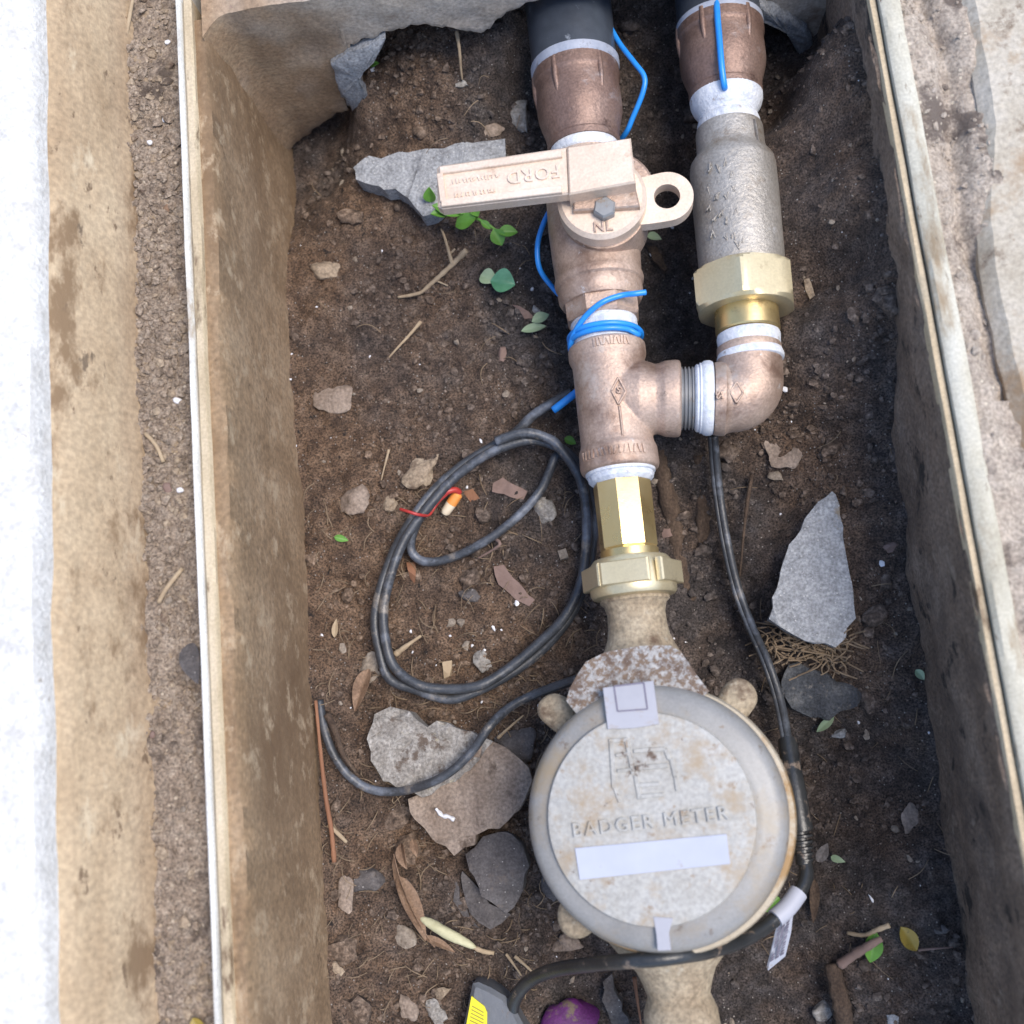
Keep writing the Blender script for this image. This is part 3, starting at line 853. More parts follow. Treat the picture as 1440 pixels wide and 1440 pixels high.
# lever handle: solid hub block, then the long tongue with a raised border
ZH = .0985
hb = ppoly([(797, 206), (887, 193), (894, 256), (800, 273)], ZH)
hub = obj('handle_hub', *prism(hb, .0135, .0010), 'bronze_pale', vl, smooth=30)
tong = ppoly([(614, 236), (618, 232), (798, 206), (801, 272), (622, 293), (615, 289)], ZH - .0016)
hd = obj('handle', *prism(tong, .0066, .0010), 'bronze_pale', vl, smooth=30)
def strip_px(a, b, wpx, z, h, bev=.0004):
    A, B = P(*a, z), P(*b, z); dr = (B - A).normalized(); sd = Vector((-dr.y, dr.x, 0)) * wpx * .5 * MPP(A)
    return prism(ccw([A - sd, B - sd, B + sd, A + sd]), h, bev)
parts = [strip_px((618, 239), (790, 215), 11, ZH, .0022), strip_px((620, 285), (790, 265), 11, ZH, .0022), strip_px((618, 243), (623, 282), 9, ZH + .0001, .0022)]
obj('raised_border', *join(*parts), 'bronze_pale', hd, smooth=30)
xd = P(620, 262, ZH) - P(790, 238, ZH)          # lettering runs towards the lever's free end: it reads upside down here
curve_text('lettering', 'FORD', 27 * MPP(P(760, 244, ZH)), .0005, P(750, 245, ZH - .0014), xd, (0, 0, 1), 'bronze_pale', hd, 1.12)
# two rows of worn, unreadable raised characters
marks = []
rr = random.Random(5)
for row, (sx, sy) in enumerate(((636, 255), (640, 274))):
    for i in range(13 if row == 0 else 12):
        x = sx + i * 5.1; y = sy - i * 5.1 * .135
        hgt = rr.uniform(5, 7)
        marks.append(strip_px((x, y - hgt / 2), (x + rr.uniform(-1, 2.5), y + hgt / 2), 1.5, ZH - .0010, .0008, 0))
        if rr.random() < .6: marks.append(strip_px((x, y + rr.uniform(-3, 3)), (x + 3.5, y - .4 + rr.uniform(-3, 3)), 1.4, ZH - .0011, .0008, 0))
obj('worn_lettering', *join(*marks), 'bronze_pale', hd)
# hub wall towards the bolt, bolt head, NL mark
obj('hub_web', *prism(ppoly([(806, 270), (892, 254), (900, 290), (806, 296)], ZC + .0035), .004, .0008), 'bronze', vl, smooth=30)
bc = P(850, 290, ZC + .0045)
obj('bolt_head', *lathe([(bc + Vector((0, 0, -.010)), .0052), (bc + Vector((0, 0, -.001)), .0052), (bc, .0044)], 6, phase=.3), 'bolt', vl, smooth=20)
curve_text('lettering', 'NL', 21 * MPP(P(848, 318, ZC)), .0005, P(848, 319, ZC + .0004), P(880, 315, ZC) - P(820, 321, ZC), (0, 0, 1), 'bronze', vl, 1.1)

# tee -----------------------------------------------------------------
te = thing('pipe_tee', 'cast bronze tee fitting with raised diamond mark between valve and meter', 'pipe fitting', P(axm(560), 560, ZP))
st = [(474, 44), (475, 52), (478, 54.5), (492, 54.5), (496, 53), (500, 51), (510, 50.5), (560, 51), (612, 51), (620, 52.5), (624, 55), (646, 56), (652, 55), (655, 53), (656, 46)]
mainV = line_fit(AX, ZP, st, 64)
AB = ((861, 562), (1062, 559))
st = [(840, 40), (880, 44), (905, 47), (922, 49), (930, 51), (935, 53.5), (950, 54.5), (955, 54), (957, 51), (958, 43)]
brV = line_fit(AB, ZP, st, 64, horiz=True)
c = P(axm(560), 560, ZP)
cone = lathe([(P(868, 562, ZP), 50 * MPP(c)), (P(900, 562, ZP), 56 * MPP(c)), (P(912, 562, ZP), 52.5 * MPP(c)), (P(922, 562, ZP), 49 * MPP(c)), (P(926, 562, ZP), 47 * MPP(c))], 64)
def casting(name, shapes, m, parent, voxel=.0006, it=5, smooth=60):
    tmp = obj('casting_source', *join(*shapes), m, parent)
    md = tmp.modifiers.new('remesh', 'REMESH'); md.mode = 'VOXEL'; md.voxel_size = voxel
    ms = tmp.modifiers.new('smooth', 'SMOOTH'); ms.iterations = it; ms.factor = .5
    bpy.context.view_layer.update()
    me = bpy.data.meshes.new_from_object(tmp.evaluated_get(bpy.context.evaluated_depsgraph_get()))
    bpy.data.objects.remove(tmp)
    me.name = name; me.shade_smooth()
    o = bpy.data.objects.new(name, me); col.objects.link(o); o.parent = parent; WORLD[o.name] = WORLD[parent.name]
    if not me.materials: me.materials.append(M[m])
    return o
casting('body', [mainV, brV, cone], 'bronze', te)
# raised diamond with a letter S in it
def diamond(px_, py_, hx, hy, z, wpx, par, m):
    q = [(px_, py_ - hy), (px_ + hx, py_ + hy * .05), (px_, py_ + hy), (px_ - hx, py_)]
    parts = []
    for i in range(4):
        parts.append(strip_px(q[i], q[(i + 1) % 4], wpx, z, .004, .0003))
    return obj('diamond_mark', *join(*parts), m, par)
ztop = ZP + 51 * MPP(c) + .0004
dm = diamond(870, 549, 10, 19, ztop + .0004, 3.0, te, 'bronze')
curve_text('lettering', 'S', 13 * MPP(c), .0006, P(870, 549, ztop - .0001), (1, -.15, 0), (0, 0, 1), 'bronze', te)
obj('casting_seam', *strip_px((871, 570), (876, 612), 4, ztop + .0002, .003, .0006), 'bronze', te)
marks = []
rr = random.Random(9)
def ring_marks(y, hw, a0, a1, num, hpx):
    y = y + (1041 - y) * .022
    cc = P(axm(y), y, ZP); a_, u, v = frame(P(axm(y + 40), y + 40, ZP) - cc)
    if u.x < 0: u = -u
    r = hw * MPP(cc)
    for i in range(num):
        an = a0 + (a1 - a0) * i / (num - 1)
        off = u * math.cos(an) + Vector((0, 0, 1)) * math.sin(an)
        tg = -u * math.sin(an) + Vector((0, 0, 1)) * math.cos(an)
        b = cc + off * (r + .0002); hh = hpx * MPP(cc) * .5
        lean = tg * rr.uniform(-.0006, .0006)
        w_ = tg * .00045
        V = []
        for dz in (-.0006, .0004):
            for q in (b - a_ * hh - w_ - lean, b - a_ * hh + w_ - lean, b + a_ * hh + w_ + lean, b + a_ * hh - w_ + lean):
                V.append(q + off * dz)
        marks.append((V, [[4, 5, 6, 7], [0, 1, 5, 4], [1, 2, 6, 5], [2, 3, 7, 6], [3, 0, 4, 7]]))
ring_marks(485, 54.5, 1.85, 1.0, 11, 12)
obj('worn_lettering', *join(*marks), 'bronze', te)
marks = []
ring_marks(636, 55.8, 2.6, .9, 15, 12)
obj('worn_lettering', *join(*marks), 'bronze', te)
obj('thread_tape', *line_fit(AX, ZP, [(654, 48), (656, 49.5), (660, 49)] + teeth(661, 668, 46, 2.4, 1.2) + [(671, 43), (673, 40)], 56), 'tape', te, smooth=30)

# threaded nipple between tee and elbow
ni = thing('pipe_nipple', 'short threaded nipple wrapped in white tape between tee and elbow', 'pipe fitting', P(978, 560, ZP))
st = [(954, 40)]
xx = 956.0
k_ = 0
while xx < 984:
    st += [(xx, 41), (xx + 1.6, 44.5), (xx + 3.0, 44.5), (xx + 4.2, 41)]
    xx += 5.2
st += [(985, 43)]
obj('thread', *line_fit(AB, ZP, st, 56, horiz=True), 'bolt', ni, smooth=40)
obj('thread_tape', *line_fit(AB, ZP, [(976, 43), (978, 46.5)] + [(980, 48), (982, 47), (984, 50), (986, 49.2), (989, 52), (993, 53), (998, 53), (1002, 51), (1004, 44)], 56, horiz=True), 'tape', ni, smooth=40)

# elbow ----------------------------------------------------------------
el = thing('pipe_elbow', 'bronze ninety degree elbow turning up from the tee branch', 'pipe fitting', P(1050, 560, ZP))
cE = P(1050, 560, ZP)
mp = MPP(cE)
path_px = [(1004, 561), (1012, 561), (1019, 561), (1022, 561), (1028, 561)]
path_w = [51, 52.5, 52.5, 49, 47]
cx0, cy0 = 1026, 528
for i in range(1, 13):
    a = math.pi / 2 * i / 12
    path_px.append((1026 + 28 * math.sin(a), 533 + 28 * math.cos(a))); path_w.append(47 + 1.5 * math.sin(2 * a))
path_px += [(1054, 520), (1054, 508), (1054, 500), (1053.5, 497), (1053.5, 490), (1053, 486)]
path_w += [46.5, 45.5, 44.5, 45.5, 45.5, 43.5]
V, Fc = [], []
seg = 56
cpts = [P(a, b, ZP) for a, b in path_px]
for i, p in enumerate(cpts):
    tn = (cpts[min(i + 1, len(cpts) - 1)] - cpts[max(0, i - 1)]).normalized()
    u = Vector((0, 0, 1)); v = tn.cross(u).normalized()
    for k in range(seg):
        a = 2 * math.pi * k / seg
        V.append(p + (u * math.cos(a) + v * math.sin(a)) * path_w[i] * mp)
for i in range(len(cpts) - 1):
    for k in range(seg):
        j = (k + 1) % seg
        Fc.append([i * seg + k, i * seg + j, (i + 1) * seg + j, (i + 1) * seg + k])
Fc.append(list(range(seg - 1, -1, -1))); Fc.append([(len(cpts) - 1) * seg + k for k in range(seg)])
obj('body', V, Fc, 'bronze', el, smooth=40)
diamond(1036, 551, 9, 15, ZP + 47 * mp + .0007, 2.6, el, 'bronze')
curve_text('lettering', 'SS', 12 * mp, .0006, P(1011, 556, ZP + 52.5 * mp), (.05, -1, 0), (0, 0, 1), 'bronze', el)
obj('thread_tape', *line_fit(AR, ZP, [(458, 40), (460, 43.5), (464, 44.5), (470, 44), (476, 43.5), (484, 44), (492, 47), (497, 46.5), (499, 43)], 56), 'tape', el, smooth=40)

# check valve ------------------------------------------------------------
ck = thing('check_valve', 'grey cast check valve body with pale brass union nut, right of the lever valve', 'valve', P(axr(280), 280, ZP))
st = [(160, 40), (162, 46), (166, 47), (190, 47.5), (198, 49), (203, 53), (210, 58), (220, 60), (260, 60.5), (350, 60), (366, 59), (369, 56), (374, 56)]
obj('body', *line_fit(AR, ZP, st, 64), 'steel', ck, smooth=32)
obj('bright_ring', *line_fit(AR, ZP, [(364, 55), (366, 58), (371, 58.5), (373, 56)], 56), 'brass', ck, smooth=30)
lim = [50, 62, 68, 72, 77, 77, 72, 66, 60, 48]
def hexmod(k, a_):
    t_ = (a_ - .663) % (math.pi / 3)
    return min(76 * math.cos(math.pi / 6) / math.cos(t_ - math.pi / 6), lim[k]) / 76
hx = line_fit(AR, ZP, list(zip([361, 361.5, 363, 366, 370, 411, 416, 420, 421, 419], [76] * 10)), 96, rmod=hexmod)
obj('union_nut', *hx, 'brass_pale', ck, smooth=22)
obj('tailpiece', *line_fit(AR, ZP, [(405, 44), (456, 45), (458, 43)], 56), 'brass', ck, smooth=30)
obj('casting_seam', *strip_px((1062, 165), (1092, 362), 5, ZP + .0135, .004, .0012), 'steel', ck, smooth=60)
marks = []
rr = random.Random(3)
for row in range(4):
    for i in range(5 + row % 2):
        if rr.random() < .3: continue
        x = 992 + i * 9 + row * 3 + rr.uniform(-3, 3); y = rr.uniform(-9, 9) + 232 + row * 34 + i * 1.0
        s_ = (x - axr(y)) / 60.0
        zz = ZP + 60.5 * MPP(P(x, y, ZP)) * math.sqrt(max(.05, 1 - s_ * s_)) + .00005
        q = (1028 + s_ * 57, y)
        for _ in range(2):
            a = rr.uniform(-3.5, 3.5); b = rr.uniform(-5, 5)
            marks.append(strip_px((x + a, y - rr.uniform(2, 7)), (x + b, y + rr.uniform(2, 7)), 1.8, zz - .0001, .002, .0003))
obj('worn_lettering', *join(*marks), 'steel', ck)

# meter coupling --------------------------------------------------------
mc = thing('meter_coupling', 'yellow brass coupling with hex barrel and nut above the meter', 'pipe fitting', P(axm(740), 740, ZP))
obj('barrel', *line_fit(AX, ZP, [(666, 37), (668, 40), (672, 41), (766, 41), (770, 38.5), (772, 37)], 8, phase=.18), 'brass', mc, smooth=15)
obj('collar', *line_fit(AX, ZP, [(768, 38), (770, 41), (782, 41.5), (784, 40)], 48), 'brass', mc, smooth=30)
obj('nut', *line_fit(AX, ZP, [(779, 42), (780, 52), (786, 57), (800, 59.5), (820, 61), (834, 61), (839, 58), (841, 50)], 56), 'brass_pale', mc, smooth=32)
for ang in (.45, 1.72, 2.75):
    pa = P(axm(811), 811, ZP); a_, u, v = frame(P(axm(900), 900, ZP) - pa)
    if u.x < 0: u = -u
    off = u * math.cos(ang) + Vector((0, 0, 1)) * math.sin(ang); tg = -u * math.sin(ang) + Vector((0, 0, 1)) * math.cos(ang)
    r = 63.5 * MPP(pa); hw = 34 * MPP(pa); hl = 16 * MPP(pa)
    V = []
    for s0, rr_ in ((1.0, r - .003), (1.0, r - .0006), (.92, r)):
        for sa, sb in ((-1, -1), (1, -1), (1, 1), (-1, 1)):
            V.append(pa + off * rr_ + tg * hw * sa * s0 + a_ * hl * sb * s0)
    Fc = [[8, 9, 10, 11]]
    for k in (0, 4):
        for i in range(4):
            j = (i + 1) % 4; Fc.append([k + i, k + j, k + 4 + j, k + 4 + i])
    Fc.append([3, 2, 1, 0])
    o = obj('wrench_flat', V, Fc, 'brass_pale', mc)

# ================================================================== water meter
mt = thing('water_meter', 'round water meter with cloudy grey lid and bronze body in the pit', 'water meter', P(928, 1150, -.01))
ZM = .078
cm = P(929, 1150, ZM)
rpx = MPP(cm)
def vring(c, prof, seg=96, wob=None):
    """turned about the vertical through c; prof = (radius px, height above c)"""
    pts = [(Vector((c.x, c.y, c.z + h)), r * rpx) for r, h in prof]
    V, Fc = [], []
    for k, (p, r) in enumerate(pts):
        for i in range(seg):
            a = 2 * math.pi * i / seg
            V.append(p + Vector((math.cos(a), math.sin(a), 0)) * r)
    for k in range(len(pts) - 1):
        for i in range(seg):
            j = (i + 1) % seg
            Fc.append([k * seg + i, k * seg + j, (k + 1) * seg + j, (k + 1) * seg + i])
    if pts[-1][1] < 1e-6 or True:
        Fc.append([(len(pts) - 1) * seg + i for i in range(seg)])
    return V, Fc
cb = P(934, 1152, ZM - .014)
obj('body', *vring(cb, [(150, -.085), (165, -.06), (176, -.03), (180, -.012), (183, -.004), (183, .002), (178, .006)]), 'bronze_mud', mt, smooth=40)
# lid tilts a little to the left, so its brown flange shows on the right
def tilt(V, c, ang=-.055, angx=.0):
    R = Matrix.Rotation(ang, 3, 'Y') @ Matrix.Rotation(angx, 3, 'X')
    return [Vector(c) + R @ (Vector(v) - Vector(c)) for v in V]
fl = vring(cm, [(170, -.013), (184, -.012), (187, -.008), (187, -.003), (184, -.0005), (176, 0)])
obj('flange', tilt(fl[0], cm), fl[1], 'register_flange', mt, smooth=40)
cl = P(924, 1148, ZM + .002)
rg = vring(cl, [(178, -.006), (182, -.003), (181, .0015), (177, .0045), (170, .0062), (160, .0070), (150, .0072), (147, .0074), (140, .0076)])
ring = obj('lid', tilt(rg[0], cm), rg[1], 'register_ring', mt, smooth=35)
cd = P(917, 1150, ZM + .0098)
dk = vring(cd, [(143, -.003), (143.5, .0008), (142, .0016), (139, .0018), (80, .0019), (20, .0020)])
disc = obj('face_plate', tilt(dk[0], cm), dk[1], 'disc', mt, smooth=40)
ZD = cd.z + .0020
def on_disc(pxs, h=.0006, sink=.0012, bev=.0002):
    poly = [P(a, b, ZD) for a, b in pxs]
    V, Fc = prism(ccw(poly), h + sink, bev)
    return tilt([v + Vector((0, 0, h)) for v in V], cm), Fc
obj('blank_strip', *on_disc([(810, 1193), (1024, 1172), (1029, 1214), (817, 1238)], .0005), 'label', disc)
obj('hinge_tab', *join(on_disc([(850, 967), (921, 957), (928, 1008), (930, 1018), (893, 1024), (857, 1025), (855, 1010)], .0010, .004)), 'lavender', mt)
slot = [((866, 965), (908, 960)), ((866, 965), (871, 1000)), ((908, 960), (913, 997)), ((871, 1000), (913, 997))]
sp = []
for a, b in slot:
    dx, dy = b[0] - a[0], b[1] - a[1]; L_ = math.hypot(dx, dy); ox, oy = -dy / L_ * 1.1, dx / L_ * 1.1
    sp.append(on_disc([(a[0] + ox, a[1] + oy), (b[0] + ox, b[1] + oy), (b[0] - ox, b[1] - oy), (a[0] - ox, a[1] - oy)], .00125, .001, 0))
obj('hinge_slot', *join(*sp), 'ink', mt)
obj('bottom_tab', *on_disc([(921, 1289), (949, 1291), (943, 1312), (946, 1336), (927, 1337), (925, 1314)], .0002, .006), 'lavender', mt)
xd = P(1030, 1143, ZD) - P(795, 1171, ZD)
tn = tilt([Vector((0, 0, 1))], (0, 0, 0))[0]
tt = curve_text('lettering', 'BADGER METER', 26 * rpx, .0006, tilt([P(916, 1156, ZD + .0003)], cm)[0], xd, tn, 'disc', disc, 1.22)
# raised emblem: two interlocked bracket shapes
em = []
for a, b, w_ in (((862, 1042), (866, 1108), 7), ((858, 1042), (886, 1040), 6), ((883, 1040), (893, 1088), 6), ((868, 1062), (886, 1060), 5), ((870, 1084), (892, 1082), 5),
                 ((893, 1056), (938, 1053), 6), ((896, 1080), (942, 1076), 7), ((900, 1104), (930, 1102), 6), ((938, 1053), (944, 1068), 6), ((946, 1066), (952, 1092), 6), ((952, 1092), (955, 1112), 5),
                 ((902, 1120), (936, 1117), 6), ((896, 1090), (902, 1124), 6), ((866, 1106), (874, 1128), 5)):
    dx, dy = b[0] - a[0], b[1] - a[1]; L_ = math.hypot(dx, dy); ox, oy = -dy / L_ * w_ / 2, dx / L_ * w_ / 2
    em.append(on_disc([(a[0] + ox, a[1] + oy), (b[0] + ox, b[1] + oy), (b[0] - ox, b[1] - oy), (a[0] - ox, a[1] - oy)], .0007, .001, .0003))
obj('emblem', *join(*em), 'disc', disc)
# soil-strewn collar above the lid
cp_ = [(795, 985), (800, 968), (823, 930), (850, 916), (900, 908), (944, 907), (958, 916), (980, 948), (998, 972), (985, 985), (930, 980), (885, 985), (840, 1000), (815, 1010)]
o = obj('collar', *slab(cp_, .012, z=ZM + .004, dz=.001, amp=.0003, jit=.0002, seed=8, step=.005), 'collar', mt, smooth=40)
# necks
obj('neck', *line_fit(AX, ZP - .002, [(836, 40), (838, 49), (846, 49), (850, 44), (862, 41), (880, 41.5), (895, 44), (910, 50), (930, 60), (960, 72), (1000, 80)], 48), 'bronze_mud', mt, smooth=40)
obj('neck', *line_fit(AX, ZP - .006, [(1250, 120), (1310, 95), (1340, 74), (1362, 56), (1380, 49), (1398, 44), (1406, 47), (1420, 52), (1480, 56), (1560, 56)], 48), 'bronze_mud', mt, smooth=40)
for (a, b, r, m_) in ((1040, 979, 26, 'bronze_mud'), (812, 1290, 30, 'bronze_mud'), (778, 998, 24, 'bronze_mud')):
    c = P(a, b, ZM - .013); r_ = r * rpx
    inw = Vector((cb.x - c.x, cb.y - c.y, 0)).normalized()
    ring = []
    for i in range(28):
        an = 2 * math.pi * i / 28
        q = Vector((math.cos(an), math.sin(an), 0))
        k_ = q.dot(inw)
        ring.append(c + q * r_ * (1 + .03 * math.sin(an * 3 + a)) + inw * (max(0, k_) * r_ * 1.6))
    obj('lug', *prism(ring, .022, .0022), m_, mt, smooth=50)

# ================================================================== cables and wires
def path(pts):
    """(px, py, height above soil) -> world"""
    return [G(a, b, h) for a, b, h in pts]
R_ = .0024
coil_px = [(806,550,.022),(780,566,.016),(752,585,.012),(727,606,.010),(690,628,.010),(648,655,.010),(612,690,.010),(580,730,.010),(556,775,.010),(538,825,.010),(528,872,.010),(532,918,.010),(550,952,.009),(585,972,.008),(628,981,.008),(668,974,.008),(712,953,.008),(757,920,.008),(793,880,.008),(818,835,.010),(831,785,.012),(834,735,.014),(829,690,.014),(814,655,.014),(790,632,.015),(757,620,.016),(720,623,.016),(682,643,.015),(640,672,.014),(602,711,.013),(572,756,.013),(551,805,.013),(541,855,.013),(543,900,.013),(557,938,.013),(590,962,.013),(632,970,.013),(676,963,.013),(718,940,.013),(760,905,.013),(794,865,.014),(816,820,.016),(826,770,.018),(825,715,.019),(812,665,.020),(790,632,.021),(770,618,.021),(738,611,.020),(700,620,.018)]
cj = random.Random(12)
V, Fc = tube(path([(a + cj.uniform(-2.6, 2.6), b + cj.uniform(-2.6, 2.6), h) for a, b, h in coil_px]), R_, 12, 8, None, .03)
o = obj('coiled_cable', V, Fc, 'cable', smooth=180)
tag(o, 'large loops of dusty black cable lying left of the tee', 'cable')
inner_px = [(800,645,.006),(783,640,.010),(774,660,.010),(760,690,.009),(732,722,.008),(696,752,.008),(655,776,.008),(618,789,.007),(592,788,.007),(578,772,.008),(583,744,.009),(603,707,.008),(640,668,.006),(660,655,.003)]
V, Fc = tube(path(inner_px), .0022, 12, 8)
tag(obj('cable_loop', V, Fc, 'cable', smooth=180), 'small inner loop of grey black cable inside the large coil', 'cable')
side_px = [(812,955,.030),(790,962,.024),(748,978,.018),(715,996,.019),(688,1022,.023),(664,1056,.024),(634,1085,.023),(600,1103,.021),(560,1113,.010),(522,1110,.006),(492,1092,.005),(470,1062,.006),(456,1025,.006),(449,985,.001)]
V, Fc = tube(path(side_px), .0021, 12, 8)
tag(obj('cable', V, Fc, 'cable', smooth=180), 'single black cable crossing the concrete chunk from meter to left wall', 'cable')

sc_ = thing('meter_cable', 'black cable with ribbed splice running round the right side of the meter', 'cable', G(1110, 1150))
rt = [(1003,612,.020),(1006,650,.012),(1012,705,.010),(1022,765,.010),(1036,825,.011),(1056,880,.012),(1078,930,.012),(1096,985,.014),(1108,1045,.020)]
V, Fc = tube([p + Vector((.0006, 0, 0)) for p in path(rt)], .0018, 12, 8); obj('lead', V, Fc, 'cable', sc_, smooth=180)
V, Fc = tube([p + Vector((-.0014, 0, -.0008)) for p in path(rt)], .0013, 10, 8); obj('lead', V, Fc, 'cable', sc_, smooth=180)
sp_ = [P(1107, 1040, .020), P(1112, 1075, .024), P(1118, 1110, .027), P(1124, 1150, .029), P(1127, 1166, .029)]
V, Fc = tube(sp_, .0052, 18, 6, (.8, 1.0)); obj('splice', V, Fc, 'cable_black', sc_, smooth=60)
rb = []
for k in range(6):
    y = 1164 + k * 8.5
    a = P(1126 + k * 1.0, y, .029); b = P(1126.8 + k * 1.0, y + 5.5, .029)
    rb.append(lathe([(a, .0036 - k * .0001), (a.lerp(b, .25), .0049 - k * .0002), (a.lerp(b, .75), .0049 - k * .0002), (b, .0036 - k * .0001)], 18))
rb.append(tube([P(1124, 1160, .029), P(1131, 1215, .029)], .0035, 14, 2))
obj('strain_relief', *join(*rb), 'cable_black', sc_, smooth=40)
low = [P(1131,1212,.029), P(1134,1228,.031), P(1128,1248,.034), P(1108,1275,.038), P(1078,1302,.043), P(1040,1324,.052), P(995,1338,.068), P(960,1344,.078), P(920,1349,.080), P(880,1352,.076), P(825,1357,.058), P(780,1364,.038), P(748,1377,.022), P(728,1398,.014), P(720,1425,.008), P(722,1470,.002)]
V, Fc = tube(low, .0030, 16, 8); obj('jacket', V, Fc, 'cable_black', sc_, smooth=180)

# paper tag wrapped round the cable
tg = thing('cable_tag', 'white printed tag wrapped round the black cable below the meter', 'tag', P(1100, 1285, .034))
sl_ = [P(1123, 1254.5, .0355), P(1108, 1275, .0383), P(1090, 1291.5, .041)]
V, Fc = tube(sl_, .0040, 20, 5); obj('sleeve', V, Fc, 'label', tg, smooth=60)
fp = [P(1117, 1268, .038), P(1112, 1312, .026), P(1104, 1345, .019), P(1080, 1365, .014), P(1078, 1360, .014), P(1090, 1310, .026), P(1096, 1290, .037)]
V = fp + [p + Vector((.0002, 0, -.0004)) for p in fp]
nn = len(fp)
Fc = [list(range(nn)), list(range(2 * nn - 1, nn - 1, -1))] + [[i, nn + i, nn + (i + 1) % nn, (i + 1) % nn] for i in range(nn)]
obj('flag', V, Fc, 'label', tg)
# printed block of small bars on the flag
fa, fb, fc_, fd = fp[6].lerp(fp[0], .12), fp[0].lerp(fp[6], .18), fp[2].lerp(fp[3], .55), fp[4].lerp(fp[5], .12)
bars = []
rr = random.Random(2)
fn = (fp[1] - fp[4]).cross(fp[5] - fp[4]).normalized()
if fn.z < 0: fn = -fn
for row in range(3):
    for k in range(16):
        if rr.random() < .12: continue
        t0, t1 = k / 16 * .86 + .06, (k + rr.uniform(.5, .95)) / 16 * .86 + .06
        s0 = .12 + row * .28; s1 = s0 + .2
        def fq(t_, s_):
            L1 = fp[6].lerp(fp[4], t_); L2 = fp[0].lerp(fp[2], t_ * 1.0)
            return L1.lerp(L2, s_) + fn * .0005
        V = [fq(t0, s0), fq(t1, s0), fq(t1, s1), fq(t0, s1)]
        bars.append((V, [[0, 1, 2, 3]]))
obj('print', *join(*bars), 'ink', tg)

# blue tracer wires
RB = .0013
def around(y, hw, ang, z=ZP):
    y = y + (1041 - y) * .025
    c = P(axm(y), y, z); a_, u, v = frame(P(axm(y + 40), y + 40, z) - c)
    if u.x < 0: u = -u
    return c + (u * math.cos(ang) + Vector((0, 0, 1)) * math.sin(ang)) * (hw * MPP(c))
bw = [P(858, 38, .058), P(872, 62, .060), P(892, 88, .062), P(906, 108, .062), P(904, 130, .060), P(890, 165, .054), P(878, 190, .048), P(850, 220, .030), P(800, 262, .030), P(776, 292, .040), P(763, 318, .044), P(756, 345, .045), P(758, 375, .042), P(772, 398, .036), P(800, 425, .030), P(845, 440, .028), P(880, 446, .032)]
wr = [around(452, 50, a) for a in (-.4, 0.1, .5)]
wraps = []
for i in range(23):
    a = .4 + i * (2 * math.pi * 1.72) / 22
    yy = 468 - 10 * math.sin(i * .5) * .2 - i * .55
    wraps.append(around(yy, 50.5, a))
V, Fc = tube(bw + wraps, RB, 10, 6)
tag(obj('tracer_wire', V, Fc, 'blue', smooth=180), 'blue wire looping down past the lever valve and wound round the pipe', 'wire')
V, Fc = tube([around(474, 50, 3.3), around(470, 51, 2.9), around(458, 51, 2.5), around(444, 54, 2.0), around(432, 58.5, 1.55), around(424, 60, 1.1), P(893, 413, .073), P(908, 411, .072)], RB, 10, 6)
tag(obj('tracer_wire', V, Fc, 'blue', smooth=180), 'loose end of blue wire slanting up across the pipe neck above the tee', 'wire')
V, Fc = tube([P(1010, -30, .062), P(1008, 5, .0745), P(1012, 60, .0765), P(1015, 95, .076), P(1018, 118, .0735), P(1019, 124, .071)], .0015, 10, 6)
tag(obj('tracer_wire', V, Fc, 'blue', smooth=180), 'straight blue wire lying over the top right brown adapter', 'wire')
V, Fc = tube([P(815, 548, .032), P(800, 560, .032), P(778, 577, .030)], .0019, 10, 4)
tag(obj('tracer_wire', V, Fc, 'blue', smooth=180), 'short cut end of blue wire poking out left of the tee', 'wire')

# red wire with its orange connector
V, Fc = tube(path([(563,716,.016),(576,720,.0195),(590,724,.0185),(603,724,.012),(612,712,.010),(620,702,.012),(628,695,.013)]), .0008, 8, 6)
tag(obj('red_wire', V, Fc, 'red', smooth=180), 'thin red wire crossing the cable coil to an orange connector', 'wire')
wc = thing('wire_connector', 'small orange and cream wire connector inside the cable coil', 'connector', G(635, 706, .006))
a, b, m_ = G(645, 693, .010), G(625, 722, .006), None
mid = a.lerp(b, .5)
obj('cap', *lathe([(a, .0016), (a.lerp(b, .08), .0026), (mid, .0028)], 14), 'orange', wc, smooth=40)
obj('sleeve', *lathe([(mid, .0027), (a.lerp(b, .9), .0025), (b, .0018)], 14), 'cream', wc, smooth=40)
V, Fc = tube([G(616, 703, .010), G(628, 692, .013), G(640, 689, .012), G(646, 693, .010)], .0016, 8, 5); obj('red_tail', V, Fc, 'red', wc, smooth=180)

# ================================================================== stones
def tslab(name, label, pxs, thick, m, cat='stone', **kw):
    sm = kw.pop('smooth', 40)
    return tag(obj(name, *slab(pxs, thick, **kw), m, smooth=sm), label, cat)
tslab('stone_slab', 'flat pointed grey stone lying behind the valve lever', [(494,228),(520,216),(560,212),(600,208),(640,203),(690,196),(708,194),(713,212),(700,240),(660,262),(612,290),(606,299),(590,297),(580,284),(566,268),(552,262),(530,258),(500,248)], .012, 'stone_grey', dz=.010, amp=.0008, seed=1, tilt=(.03, .06))
tslab('stone_slab', 'tall pointed grey stone standing out by the right wall', [(1170,688),(1178,692),(1183,725),(1189,770),(1196,805),(1203,850),(1204,870),(1192,884),(1190,898),(1176,908),(1150,903),(1120,893),(1098,882),(1083,868),(1090,850),(1087,838),(1097,812),(1102,788),(1110,765),(1126,745),(1135,725),(1150,706)], .010, 'stone_grey', dz=.011, seed=2, jit=.0007, amp=.0007, dome=.0)
ch = thing('concrete_chunk', 'large broken concrete chunk, pitted grey side and smooth brown side, under the single cable', 'stone', G(630, 1110))
